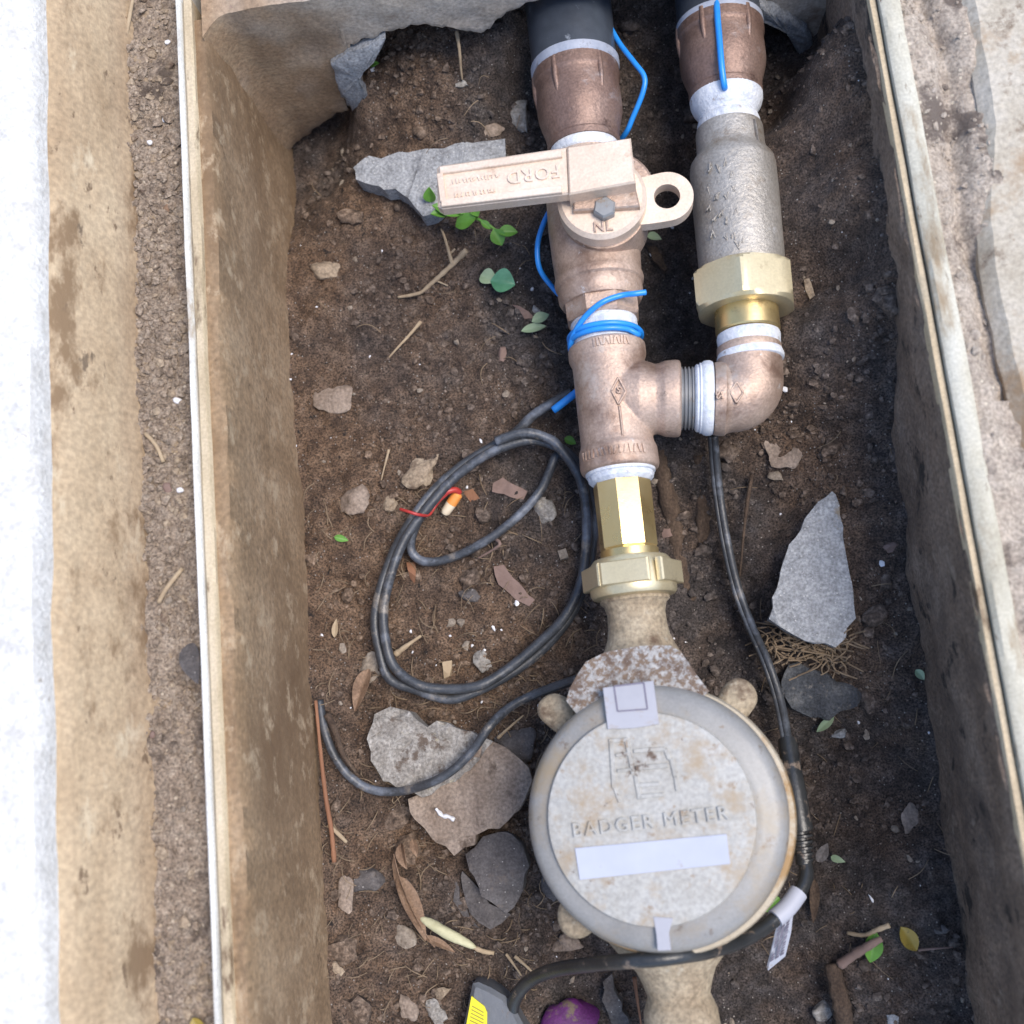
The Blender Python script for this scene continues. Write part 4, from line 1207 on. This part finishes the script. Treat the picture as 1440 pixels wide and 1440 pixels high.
obj('pitted_face', *slab([(512,1040),(520,1020),(525,1002),(545,997),(575,1003),(600,1022),(612,1012),(640,1020),(672,1036),(690,1046),(660,1080),(628,1104),(590,1122),(560,1108),(535,1096),(522,1070)], .016, dz=.014, seed=3, amp=.0020, freq=220), 'stone_mixed', ch, smooth=40)
obj('smooth_face', *slab([(672,1048),(692,1040),(722,1058),(746,1080),(744,1110),(728,1140),(700,1165),(668,1172),(667,1186),(635,1201),(606,1178),(585,1155),(574,1122),(600,1108),(640,1090)], .018, dz=.016, seed=4, amp=.0022, tilt=(-.05, .05), freq=90, dome=.004), 'stone_brown', ch, smooth=40)
mk = [G(613,1137,.0175), G(622,1147,.0175), G(630,1148,.0175), G(639,1153,.0175)]
V, Fc = tube(mk, .0009, 6, 3, None, .3); tag(obj('white_chip', V, Fc, 'white_bit'), 'white sliver lying on the smooth brown face of the concrete chunk', 'chip')
tslab('split_rock', 'smooth dark split stone beside the meter, largest of its three leaves', [(656,1205),(680,1180),(712,1168),(732,1185),(742,1215),(738,1250),(722,1275),(708,1283),(690,1270),(672,1248),(660,1225)], .016, 'stone_dark', dome=.007, dz=.014, seed=5, amp=.0006, tilt=(.0, .05))
tslab('split_rock', 'dark crescent of split stone leaning against the smooth dark stone', [(645,1232),(652,1228),(668,1250),(690,1272),(716,1286),(706,1302),(690,1310),(672,1300),(655,1272),(648,1250)], .012, 'stone_dark', dz=.008, seed=6, amp=.0008)
tslab('split_rock', 'thin outermost sliver of the dark split stone', [(634,1240),(640,1240),(648,1265),(662,1288),(676,1306),(664,1302),(648,1288),(637,1265)], .010, 'stone_dark', dz=.004, seed=7, amp=.0008)
tslab('stone_slab', 'angular blackish stone under the root tuft by the right wall', [(1100,942),(1125,932),(1150,940),(1180,956),(1205,968),(1220,972),(1208,990),(1180,1000),(1172,1012),(1140,1006),(1118,995),(1100,975)], .010, 'stone_black', dz=.007, seed=9, amp=.002, tilt=(0, .12))
def wall_patch(pxs, th, seed):
    pts = [PY(a_, b_, YW) for a_, b_ in pxs]
    flat = resample([Vector((p.x, p.z, 0)) for p in pts], .003, .0008, seed)
    nn = len(flat); r = random.Random(seed)
    cx_ = sum(p.x for p in flat) / nn; cz_ = sum(p.y for p in flat) / nn
    rings = []
    for sc_, dy in ((1.0, .002), (1.0, -th * .5), (.8, -th), (.45, -th)):
        rings.append([Vector((cx_ + (p.x - cx_) * sc_, YW + dy + (r.uniform(-.0008, .0008) if dy < 0 else 0), cz_ + (p.y - cz_) * sc_)) for p in flat])
    V = [p for q in rings for p in q] + [Vector((cx_, YW - th, cz_))]
    Fc = [[k * nn + i, k * nn + (i + 1) % nn, (k + 1) * nn + (i + 1) % nn, (k + 1) * nn + i] for k in range(3) for i in range(nn)]
    Fc += [[3 * nn + i, 3 * nn + (i + 1) % nn, 4 * nn] for i in range(nn)]
    bm = bmesh.new(); vs = [bm.verts.new(v) for v in V]
    for f in Fc: bm.faces.new([vs[i] for i in f])
    bmesh.ops.recalc_face_normals(bm, faces=bm.faces); bm.verts.index_update()
    Fc = [[v.index for v in f.verts] for f in bm.faces]; bm.free()
    o_ = obj('broken_patch', V, Fc, 'stone_grey', w_end, smooth=50)
    o_['label'] = 'fresh grey broken concrete at the ragged edge'
wall_patch([(466,84),(482,72),(515,58),(542,48),(534,66),(514,84),(504,104),(516,128),(512,140),(494,152),(478,126),(470,104)], .004, 3)
wall_patch([(1030,-6),(1068,-4),(1098,10),(1130,30),(1146,62),(1140,92),(1128,74),(1108,40),(1086,24),(1050,8)], .004, 4)

def prock(label, px_, py_, sx, sy, m, rot=0, seed=0, name='stone', cat='stone', h=.6, lift=.2, lvl=ICO3, blocky=.6):
    c = G(px_, py_, 0); mpp = MPP(c); rx, ry = sx * .5 * mpp, sy * .5 * mpp; rz = min(rx, ry) * h
    c = G(px_, py_, rz * lift)
    return tag(obj(name, *rock(c, rx, ry, rz, rot, seed, .55, lvl, blocky), m, smooth=55), label, cat)
ST = [
 ('blunt brown stone left of the coil, near the left wall', 497, 703, 54, 44, 'stone_brown'),
 ('long tan clod lying against the outside of the coil', 546, 706, 50, 26, 'stone_tan', .8),
 ('pale brown clod just outside the top of the coil', 590, 665, 66, 40, 'stone_tan', .9),
 ('grey rounded stone inside the coil beside the tee', 762, 714, 34, 48, 'stone_mixed', .2),
 ('grey pebble inside the bottom of the big coil', 679, 927, 28, 40, 'stone_mixed', .2),
 ('pale stone touching the lower left of the coil', 521, 940, 36, 46, 'pebble', -.4),
 ('grey brown rock in shade left of the brown adapter', 732, 166, 46, 54, 'stone_mixed', .2),
 ('yellow tan clod by the left wall near the top', 460, 378, 44, 40, 'stone_tan'),
 ('dark clod left of the plastic pipe near the end wall', 712, 100, 60, 46, 'stone_dark', .5),
 ('small grey stone under the hanging root near the end wall', 650, 118, 26, 24, 'stone_mixed'),
 ('reddish brown stone in the shade above the grey slab', 690, 186, 44, 20, 'stone_brown', .1),
 ('small cream stone in the soil between tee and right slab', 1092, 668, 24, 20, 'pebble'),
 ('pale flat stone right of the elbow', 1110, 640, 66, 50, 'stone_brown', -.7),
 ('pink brown stone right of the pointed grey slab', 1250, 768, 28, 18, 'wood_pink'),
 ('grey round stone at the bottom right corner of the pit', 1156, 1418, 30, 34, 'stone_mixed'),
 ('light blue grey stone at the bottom edge on the right', 1255, 1436, 22, 20, 'stone_grey'),
 ('pale stone touching the yellow larva-like pod', 566, 1318, 30, 40, 'pebble', .4),
 ('small orange brown stone by the left wall near the bottom', 474, 1362, 26, 24, 'stone_tan'),
 ('dull brown clod below the red stick', 520, 1230, 50, 46, 'stone_dark'),
 ('slanting brown clod by the left wall below the stick', 488, 1250, 32, 66, 'stone_brown', -.2),
 ('brown stone at the bottom left of the pit', 576, 1412, 32, 44, 'stone_brown'),
 ('grey brown stone at the bottom, left of the yellow label', 612, 1426, 36, 40, 'stone_mixed'),
 ('pale clod above the lower tongue of the soil near the bag', 622, 1396, 30, 22, 'stone_tan'),
 ('muddy grey stone between the split rock and the meter', 770, 1240, 34, 60, 'stone_dark', .1),
 ('brown clod under the lower left meter lug', 800, 1330, 40, 34, 'stone_brown'),
 ('dark stone tucked beside the single cable and the meter', 726, 1044, 56, 66, 'stone_dark'),
 ('tan pebble near the left wall above the pod-shaped seed', 481, 909, 16, 18, 'pebble'),
 ('small pale stone inside the coil beside a twig', 633, 878, 18, 20, 'pebble'),
 ('second small pale stone inside the coil, left of the first', 650, 874, 14, 18, 'pebble'),
 ('round grey pebble in the lower part of the coil', 655, 908, 16, 16, 'pebble'),
 ('tan clod under the round leaf', 752, 436, 18, 18, 'stone_grey'),
 ('square pink grey pebble left of the tee', 706, 498, 16, 24, 'wood_pink'),
 ('little round grey pebble below the square pink one', 711, 553, 12, 14, 'pebble'),
 ('brown clod near the left wall beside the dark bank', 470, 560, 60, 40, 'stone_brown'),
 ('grey cobble under the red wood chip inside the coil', 660, 838, 30, 26, 'stone_dark'),
 ('small bluish stone near the black angular rock', 1185, 1030, 30, 16, 'stone_grey'),
 ('tiny cream stone below the black angular rock', 1220, 1032, 12, 16, 'pebble'),
 ('cream pebble pair on the dark soil right of the meter', 1260, 1165, 14, 14, 'pebble'),
 ('grey pebble half buried right of the yellow leaf', 1322, 1305, 26, 20, 'stone_dark'),
 ('dull clod above the ear of the valve', 985, 160, 26, 20, 'stone_mixed'),
 ('flat tan crust patch on the dark soil lower right', 1288, 1160, 46, 70, 'stone_brown', .5),
]
for i, s in enumerate(ST):
    lab, a, b, w_, h_, m_ = s[:6]
    big = w_ > 24
    flat = 'crust' in lab or 'flat' in lab
    prock(lab, a, b, w_, h_, m_, s[6] if len(s) > 6 else 0, 100 + i, name='stone' if big else 'pebble', cat='stone' if big else 'pebble', lvl=ICO3 if big else ICO2, h=.18 if flat else .6, lift=0 if flat else .2)
for i, (a, b, w_, h_, lab) in enumerate([(1240,792,10,14,'white shell-like chip beside the pink brown stone'), (1226,1264,6,16,'white rice-shaped chip on the dark soil'), (1099,652,8,8,'tiny white chip near the pale flat stone'), (1099,725,6,10,'white oval grain left of the pointed slab'),
        (918,357,14,10,'white chip in the dark gap beside the ear'), (1204,1150,7,10,'pale grain on dark soil right of the meter'), (1280,1208,8,18,'tan seed on the dark soil lower right'), (525,98,10,8,'small white chip by the end wall flake'), (1103,548,12,10,'white chip just right of the elbow'),
        (676,620,6,10,'white grain just outside the coil top'), (694,882,6,14,'white grain inside the coil'), (727,848,8,14,'white sliver on the red wood chip')]):
    prock(lab, a, b, w_, h_, 'white_bit' if 'white' in lab else 'pebble', .4, 300 + i, 'chip', 'chip', .6, .9, ICO1)

# ================================================================== leaves, roots, wood
def tleaf(name, label, b, tp, wpx, m, cat='leaf', hb=.004, ht=.004, **kw):
    B, T = G(*b, hb), G(*tp, ht)
    return tag(obj(name, *leaf(B, T, wpx * MPP(B), **kw), m, smooth=60), label, cat)
# seedling under the lever
sd = thing('seedling', 'bright green seedling growing beneath the end of the valve lever', 'plant', G(650, 305))
V, Fc = tube([G(622, 292, .006), G(650, 300, .009), G(680, 312, .009), G(705, 330, .007)], .0008, 8, 5); obj('stem', V, Fc, 'leaf', sd, smooth=180)
for b, tp, wd in (((634,300),(606,300),16), ((648,302),(608,288),20), ((606,285),(603,264),18), ((668,306),(640,318),26), ((672,304),(664,292),14), ((694,322),(706,345),22), ((700,326),(728,326),18), ((655,300),(632,290),14), ((676,310),(690,322),10)):
    B, T = G(*b, .012), G(*tp, .018 if tp[0] < 612 else .010)
    obj('leaf', *leaf(B, T, wd * MPP(B), pw=.9), 'leaf', sd, smooth=60)
tleaf('leaf', 'round teal green leaf lying on the soil left of the valve', (690, 394), (724, 400), 36, 'leaf_teal', pw=1.0, hb=.006, ht=.008)
tleaf('leaf', 'dull pale leaf tucked behind the round teal leaf', (676, 386), (698, 396), 24, 'leaf_pale', hb=.004, ht=.005)
tleaf('leaf', 'long pale green leaf near the wire wraps', (733, 465), (768, 458), 13, 'leaf_pale', pw=.9)
tleaf('leaf', 'small pale green leaf above the long pale one', (748, 452), (772, 442), 16, 'leaf_pale', pw=.9, hb=.005, ht=.006)
tleaf('leaf', 'oval green leaf at the lower right of the pit', (1231, 1310), (1224, 1354), 26, 'leaf', pw=.95, hb=.006, ht=.006)
tleaf('leaf', 'spotted yellow leaf at the lower right of the pit', (1268, 1305), (1290, 1338), 24, 'leaf_yellow', hb=.005, ht=.004)
tleaf('leaf', 'green leaf peeping out behind the white tag', (1096, 1262), (1072, 1282), 20, 'leaf', hb=.02, ht=.022)
tleaf('leaf', 'yellowish leaf scrap on the black angular stone', (1172, 1008), (1148, 1030), 12, 'leaf_pale', hb=.006, ht=.006)
tleaf('leaf', 'tiny green leaf near the flake on the end wall', (520, 92), (532, 88), 9, 'leaf')
tleaf('leaf', 'tiny green leaf beside the tee above the cable', (794, 616), (810, 624), 12, 'leaf', hb=.008, ht=.008)
tleaf('leaf', 'tiny green leaf on the soil left of the coil', (470, 755), (490, 760), 10, 'leaf')
tleaf('leaf', 'small blue green leaf right of the ribbed splice', (1168, 1205), (1188, 1212), 10, 'leaf_pale')
tleaf('leaf', 'green speck of leaf under the locking ear', (910, 330), (930, 336), 12, 'leaf_pale', hb=.008, ht=.008)
tleaf('leaf', 'pale flake of leaf on the soil by the right wall', (1288, 942), (1300, 956), 12, 'leaf_pale')
# dry leaf: creased brown blade
dl = thing('dry_leaf', 'curled brown dry leaf below the concrete chunk', 'leaf', G(580, 1270))
for b, tp, wd, tw in (((546,1204),(604,1336),22,.9), ((560,1230),(600,1322),26,-.5), ((562,1186),(570,1222),18,.5), ((596,1316),(640,1338),12,-.6)):
    B, T = G(*b, .008), G(*tp, .010)
    obj('blade', *leaf(B, T, wd * MPP(B), curl=.25, twist=tw), 'leaf_dry', dl, smooth=40)
tleaf('leaf', 'narrow dry brown leaf at the foot of the concrete chunk', (580, 1180), (586, 1205), 12, 'leaf_dry')
tleaf('leaf', 'dry brown leaf leaning on the lower left of the coil', (518, 940), (498, 1000), 24, 'leaf_dry', hb=.006, ht=.004, twist=.3)
tleaf('leaf', 'dry leaf beside the splice on the dark soil', (1146, 1236), (1144, 1298), 14, 'bark')
tleaf('leaf', 'curled grey leaf sticking out beside the ribbed splice', (1150, 1212), (1164, 1186), 16, 'stone_dark', hb=.02, ht=.022)
tleaf('seed', 'tan seed-shaped husk by the left wall', (470, 896), (473, 870), 9, 'twig', cat='seed')
pa_, pb_ = G(590, 1290, .009), G(669, 1333, .007)
V, Fc = lathe([(pa_.lerp(pb_, t) + Vector((0, 0, .0012 * math.sin(math.pi * t))), r) for t, r in ((0, .0005), (.06, .0014), (.16, .0021), (.3, .0025), (.36, .0024), (.48, .0026), (.54, .0025), (.66, .0024), (.72, .0022), (.84, .0019), (.94, .0014), (1, .0006))], 16, rmod=lambda k, a_: 1 + .07 * math.sin(a_ * 3 + k))
tag(obj('pod', V, Fc, 'pod', smooth=180), 'pale yellow larva-like pod beside the dry leaf', 'pod')
V, Fc = tube([G(666, 1332, .007), G(680, 1338, .006), G(694, 1340, .005)], .0012, 8, 4, (1, .8), .2)
tag(obj('pod_stalk', V, Fc, 'twig', smooth=180), 'short stalk at the tip of the pale yellow pod', 'twig')

def troot(name, label, pts, r, m='twig', cat='root', taper=(1, .4), seg=8):
    V, Fc = tube([G(a, b, h) for a, b, h in pts], r, seg, 6, taper, .12)
    return tag(obj(name, V, Fc, m, smooth=180), label, cat)
rt_ = thing('root', 'forked tan root on the soil below the valve lever', 'root', G(610, 390))
for pts, r in (([(656,352,.010),(640,368,.006),(622,385,.005),(605,400,.004),(590,412,.003),(560,418,.001)], .0016), ([(636,372,.006),(630,350,.008),(624,330,.006),(620,322,.002)], .0010), ([(630,360,.006),(640,350,.007)], .0008), ([(612,394,.004),(630,402,.002)], .0006)):
    V, Fc = tube([G(a, b, h) for a, b, h in pts], r, 8, 6, (1, .5), .15); obj('branch', V, Fc, 'twig', rt_, smooth=180)
troot('root', 'thin tan root left of the tee, slanting', [(592,452,.006),(575,472,.004),(560,488,.003),(545,505,.001)], .0010)
troot('root', 'thin root hanging from the end wall between slab and pipe', [(642,44,.012),(646,70,.010),(648,95,.006),(650,112,.002)], .0010)
troot('root', 'hair root upright in the brown soil left of the coil', [(547,632,.004),(541,655,.003),(535,680,.001)], .0007)
troot('root', 'dark thin root beside the meter cable on the right', [(1058,668,.004),(1052,700,.006),(1048,730,.006),(1044,770,.005),(1040,812,.002)], .0011, 'bark')
troot('root', 'tan root running up from the yellow leaf to the right', [(1292,1336,.003),(1315,1334,.004),(1340,1332,.003)], .0007, 'wood_pink')
troot('twig', 'pale twig above the oval green leaf', [(1192,1312,.003),(1215,1315,.006),(1232,1308,.010),(1251,1301,.009)], .0012, 'twig', 'twig', (.7, 1))
tw = troot('twig', 'pinkish flat twig lying across the oval green leaf', [(1182,1356,.004),(1205,1340,.007),(1225,1328,.010),(1240,1320,.010)], .0024, 'wood_pink', 'twig', (1, .6))
troot('stick', 'grey brown stick standing at the bottom right of the pit', [(1170,1355,.004),(1176,1385,.006),(1184,1415,.007),(1188,1450,.004)], .0042, 'bark', 'stick', (.8, 1), 12)
troot('stick', 'thin red stick leaning along the left wall', [(444,985,.006),(450,1050,.008),(458,1120,.008),(466,1168,.006),(470,1212,.003)], .0013, 'wood_red', 'stick', (.6, 1))
troot('twig', 'pale short twig across the red stick', [(462,1160,.004),(475,1172,.006),(487,1184,.004)], .0012, 'twig', 'twig', (1, .7))
troot('twig', 'tan twig pointing right inside the lower left of the coil', [(556,920,.006),(572,908,.007),(592,894,.006)], .0016, 'twig', 'twig')
troot('twig', 'long pale twig at the bottom edge right of the purple cap', [(892,1374,.012),(896,1405,.010),(902,1445,.004)], .0010, 'wood_red', 'twig')
troot('twig', 'fine tan twig below the pale pod', [(712,1342,.004),(722,1356,.005),(733,1372,.003)], .0008, 'twig', 'twig')
troot('twig', 'second fine twig beside the black cable', [(724,1345,.004),(738,1357,.006),(748,1366,.004)], .0010, 'twig', 'twig')
troot('twig', 'crooked twig inside the coil near the red chip', [(695,757,.005),(703,765,.008),(690,775,.006),(672,785,.003)], .0010, 'wood_pink', 'twig')
troot('twig', 'pale twig right of the single cable near the meter', [(700,1038,.004),(715,1024,.006),(736,1006,.004)], .0009, 'twig', 'twig')
troot('root', 'brown rotten root lying under the tee branch', [(920,615,-.005),(935,680,-.001),(948,740,-.0015),(960,800,-.003),(975,860,-.006)], .0055, 'bark', 'root', (.9, .7), 12)
troot('root', 'reddish brown flat root edge beside the black meter cable', [(985,640,-.003),(990,700,-.0025),(988,760,-.003),(985,820,-.005)], .0042, 'bark', 'root', (1, .8), 12)
troot('root', 'dark curved root by the left wall at the end of the cable', [(460,1005,.004),(472,1030,.008),(482,1060,.009),(500,1085,.004)], .0020, 'bark')
# chips of wood
def chip(label, pxs, m, seed, dz=.005, th=.004, tilt_=(0, 0)):
    return tag(obj('wood_chip', *slab(pxs, th, dz=dz, seed=seed, amp=.0005, jit=.0005, step=.003, tilt=tilt_), m, smooth=40), label, 'wood chip')
chip('reddish wood chip pointing down right inside the coil', [(692,796),(706,792),(722,812),(750,842),(742,852),(724,842),(700,820)], 'wood_pink', 41)
chip('grey brown wood chip near the top inside the coil', [(692,676),(705,670),(722,680),(742,688),(736,700),(715,696),(690,688)], 'wood_pink', 42)
chip('upright tan wood sliver in the lower part of the coil', [(622,930),(634,928),(632,950),(624,955)], 'twig', 43)
chip('dark red chip beside the orange connector', [(650,688),(664,684),(672,698),(660,704)], 'wood_red', 44)
chip('pale square chip right of the tee bottom inside the coil', [(784,772),(796,768),(800,782),(788,786)], 'pebble', 45)
chip('orange brown chip under the inner cable loop', [(570,790),(582,788),(584,810),(580,820),(574,812)], 'wood_red', 46)
chip('brown wood chip beside the dark gap below the valve ear', [(908,340),(922,345),(940,372),(934,378),(918,362)], 'bark', 47)
chip('thin brown chip near the union nut', [(1130,392),(1138,388),(1146,412),(1140,416)], 'stone_tan', 48)
chip('purplish brown chip lying left of the valve outlet', [(720,425),(742,434),(752,444),(738,446)], 'wood_pink', 49)
chip('pinkish square chip right of the brass barrel', [(930,742),(948,740),(950,752),(932,754)], 'wood_pink', 50)

# root tuft by the grey slab: one tangled mass
parts = []
rr = random.Random(77)
for i in range(170):
    a, b = rr.uniform(1075, 1195), rr.uniform(880, 930)
    ln = rr.uniform(14, 42); an = rr.uniform(0, 6.28)
    b += (a - 1075) * .18 - 8
    pts = [G(a + ln * t * math.cos(an + t * rr.uniform(-1, 1)) , b + ln * t * .6 * math.sin(an), .004 + rr.uniform(0, .006)) for t in (0, .5, 1)]
    parts.append(tube(pts, .00035, 4, 3))
stuff(obj('root_tuft', *join(*parts), 'fibre'), 'tuft of fine brown roots below the pointed grey stone', 'roots')

# things half out of the frame at the bottom
bg_ = thing('plastic_box', 'grey plastic box corner with yellow label at the bottom edge', 'box', G(690, 1430))
zb = .012
q = [(664,1384),(672,1382),(690,1390),(710,1402),(725,1422),(740,1450),(760,1500),(640,1500),(652,1440)]
obj('body', *prism(ppoly(q, zb), .02, .002), 'bag', bg_, smooth=40)
obj('label', *prism(ppoly([(663,1401),(681,1415),(685,1424),(684,1500),(652,1500),(655,1445)], zb + .0006), .0012, 0), 'yellow', bg_)
ln = []
for k in range(6):
    ln.append(strip_px((664 - k * .8, 1415 + k * 5), (680, 1424 + k * 5), 1.1, zb + .0009, .0004, 0))
obj('print', *join(*ln), 'ink_soft', bg_)
pc = G(796, 1447, .002)
V, Fc = rock(pc, .0165, .0145, .009, .4, 61, .5, ICO3, .3)
tag(obj('purple_cap', V, Fc, 'purple', smooth=60), 'dirty purple plastic cap half buried at the bottom edge below the cable', 'cap')
tslab('stone_slab', 'dark upright stone beside the purple cap', [(845,1380),(858,1375),(872,1410),(884,1450),(865,1455),(850,1420)], .01, 'stone_dark', dz=.01, seed=15)

# ================================================================== loose crumbs, hairs, grit (nobody could count them)
def scatter_mesh(npts, xr, yr, hf, rmin, rmax, seed, power=3.0, avoid=None, lvl=ICO1, sink=.2):
    r = np.random.RandomState(seed)
    B, Fb = lvl
    x = r.uniform(xr[0], xr[1], npts); y = r.uniform(yr[0], yr[1], npts)
    dens = fbm(x * 18, y * 18, 2, seed % 30)
    keep = r.rand(npts) < np.clip(.42 + 1.2 * dens, .04, 1)
    x, y = x[keep], y[keep]; k = len(x)
    s = rmin + (rmax - rmin) * r.rand(k) ** power
    z = hf(x, y) + s * (.5 - sink)
    sc3 = np.stack([s * r.uniform(.7, 1.5, k), s * r.uniform(.7, 1.5, k), s * r.uniform(.5, .9, k)], 1)
    an = r.uniform(0, 6.28, k); c, sn = np.cos(an), np.sin(an)
    V = np.repeat(B[None], k, 0) * (1 + .38 * r.uniform(-1, 1, (k, len(B), 1)))
    V = V * sc3[:, None, :]
    X = V[:, :, 0] * c[:, None] - V[:, :, 1] * sn[:, None]; Y = V[:, :, 0] * sn[:, None] + V[:, :, 1] * c[:, None]
    V = np.stack([X + x[:, None], Y + y[:, None], V[:, :, 2] + z[:, None]], 2).reshape(-1, 3)
    Fc = (np.repeat(Fb[None], k, 0) + (np.arange(k) * len(B))[:, None, None]).reshape(-1, 3)
    return V, Fc
ICO0 = ico(1)
xr_, yr_ = (XL, XR), (P(720, 1500, 0).y, YW + .05)
V, Fc = scatter_mesh(26000, xr_, yr_, soil_h, .00022, .0020, 5, 4.5); cr_ = obj('soil_crumbs', V, Fc, 'crumb'); set_tone_shade(cr_, V); stuff(cr_, 'loose brown soil crumbs over the pit floor', 'soil')
V, Fc = scatter_mesh(420, xr_, yr_, soil_h, .0014, .0052, 25, 3.0, lvl=ICO2, sink=.35); cr_ = obj('soil_clods', V, Fc, 'crumb', smooth=70); set_tone_shade(cr_, V); stuff(cr_, 'clods of soil over the pit floor', 'soil')
V, Fc = scatter_mesh(900, xr_, yr_, soil_h, .0002, .0016, 6, 4.0); stuff(obj('grit', V, Fc, 'pebble'), 'pale grit scattered over the pit floor', 'grit')
V, Fc = scatter_mesh(170, xr_, yr_, soil_h, .0003, .0010, 8, 2.0); stuff(obj('white_grit', V, Fc, 'white_bit', smooth=180), 'white grains scattered over the pit floor', 'grit')
V, Fc = scatter_mesh(9000, (xg, xa), (Y0, Y1), strip_h, .0003, .0024, 7, 4.5); stuff(obj('gravel', V, Fc, 'grit'), 'fine gravel in the dirt strip left of the box', 'gravel')
V, Fc = scatter_mesh(900, (xg, xa), (Y0, Y1), strip_h, .0005, .0024, 9, 2.5); stuff(obj('gravel', V, Fc, 'stone_tan'), 'tan gravel grains in the dirt strip left of the box', 'gravel')
V, Fc = scatter_mesh(5000, (xro, xro + .07), (Y0, Y1), right_h, .0003, .0018, 17, 4.0); stuff(obj('gravel', V, Fc, 'grit_pale'), 'fine pale gravel on the bank right of the box', 'gravel')
parts = []
rr = random.Random(31)
def hairs(num, x0, x1, y0, y1, l0, l1, r):
    for i in range(num):
        a, b = rr.uniform(x0, x1), rr.uniform(y0, y1)
        an = rr.uniform(0, 6.28); ln = rr.uniform(l0, l1); bend = rr.uniform(-.7, .7)
        pts = []
        for t in (0, .33, .66, 1):
            aa = an + bend * t
            pts.append((a + ln * t * math.cos(aa), b + ln * t * math.sin(aa)))
        g0 = P(a, b, .0)
        w3 = [P(u, v, float(soil_h(P(u, v, .01).x, P(u, v, .01).y, False))) + Vector((0, 0, .0008 + .003 * math.sin(math.pi * t))) for (u, v), t in zip(pts, (0, .33, .66, 1))]
        parts.append(tube(w3, r * rr.uniform(.6, 1.3), 4, 2))
hairs(170, 440, 860, 680, 1000, 8, 36, .00020)
hairs(220, 440, 780, 950, 1420, 8, 36, .00020)
hairs(25, 440, 780, 120, 560, 10, 40, .00018)
hairs(60, 1050, 1330, 600, 1400, 10, 45, .00018)
stuff(obj('root_hairs', *join(*parts), 'fibre'), 'fine tan root hairs tangled over the pit soil', 'roots')
# bits worth naming on the dirt strip
troot_ = [(163,1262,.0)]
def ontop_strip(px_, py_, dz): 
    p = P(px_, py_, .1); return Vector((p.x, p.y, float(strip_h(p.x, p.y)) + dz))
V, Fc = tube([ontop_strip(190, 4, .004), ontop_strip(180, 40, .003), ontop_strip(171, 92, .002)], .0011, 8, 4, (.8, 1)); tag(obj('twig', V, Fc, 'twig', smooth=180), 'thin tan twig on the dirt strip at the top left', 'twig')
V, Fc = tube([ontop_strip(205, 610, .002), ontop_strip(222, 628, .003), ontop_strip(230, 650, .002)], .0009, 8, 4); tag(obj('twig', V, Fc, 'twig', smooth=180), 'curved tan twig on the middle of the dirt strip', 'twig')
V, Fc = tube([ontop_strip(225, 848, .002), ontop_strip(238, 830, .003), ontop_strip(258, 800, .002)], .0010, 8, 4); tag(obj('twig', V, Fc, 'twig', smooth=180), 'straight pale twig lower on the dirt strip', 'twig')
V, Fc = leaf(ontop_strip(266, 905, .003), ontop_strip(292, 962, .012), .009, curl=.1); tag(obj('leaf', V, Fc, 'stone_dark', smooth=60), 'dark curled leaf lying on the left rim', 'leaf')
V, Fc = leaf(ontop_strip(274, 1430, .003), ontop_strip(292, 1462, .004), .006); tag(obj('leaf', V, Fc, 'leaf_yellow', smooth=60), 'yellow leaf tip on the dirt strip at the bottom edge', 'leaf')
for i, (a, b, s, m_, lab) in enumerate([(233,55,10,'white_bit','white crumb at the top of the dirt strip'), (231,115,9,'white_bit','second white crumb down the dirt strip'), (226,165,8,'white_bit','oblong white crumb beside the left rim'), (210,200,10,'white_bit','white round crumb mid dirt strip'),
        (236,266,11,'pebble','cream pebble touching the left rim'), (233,292,14,'leaf_dry','dark brown chip against the left rim'), (248,562,14,'white_bit','white flat chip against the left rim'), (210,673,11,'pebble','cream pebble in the middle of the dirt strip'), (236,686,18,'wood_pink','pink pebble in the middle of the dirt strip'),
        (254,690,12,'white_bit','white grey pebble by the left rim'), (237,844,14,'pebble','tan round pebble lower on the dirt strip'), (216,1033,12,'wood_pink','pink pebble far down the dirt strip'), (205,1262,26,'pebble','tan forked chip overlapping the kerb edge'), (258,1138,12,'pebble','cream pebble in the lower dirt strip')]):
    p = ontop_strip(a, b, .0006); r = s * .5 * MPP(p)
    tag(obj('pebble', *rock(p, r, r * .8, r * .6, i, 400 + i, .25, ICO2, .4), m_, smooth=55), lab, 'pebble')

# things of one kind share a group
GROUPS = {'pebble': 'pebbles lying in the pit and on the dirt strip', 'stone': 'stones and clods on the pit floor', 'chip': 'pale chips and grains on the pit soil', 'leaf': 'leaves lying in the pit',
          'wood chip': 'chips of wood on the pit soil', 'twig': 'twigs lying in and beside the pit', 'root': 'roots in the pit soil', 'wire': 'thin wires on the pipework'}
for o in scene.objects:
    if o.parent is None and o.get('category') in GROUPS and 'kind' not in o: o['group'] = GROUPS[o['category']]
    if o.name.startswith('pipe_adapter'): o['group'] = 'bronze adapters at the two inlets'
    if o.name.startswith('plastic_pipe'): o['group'] = 'grey plastic pipes through the end wall'
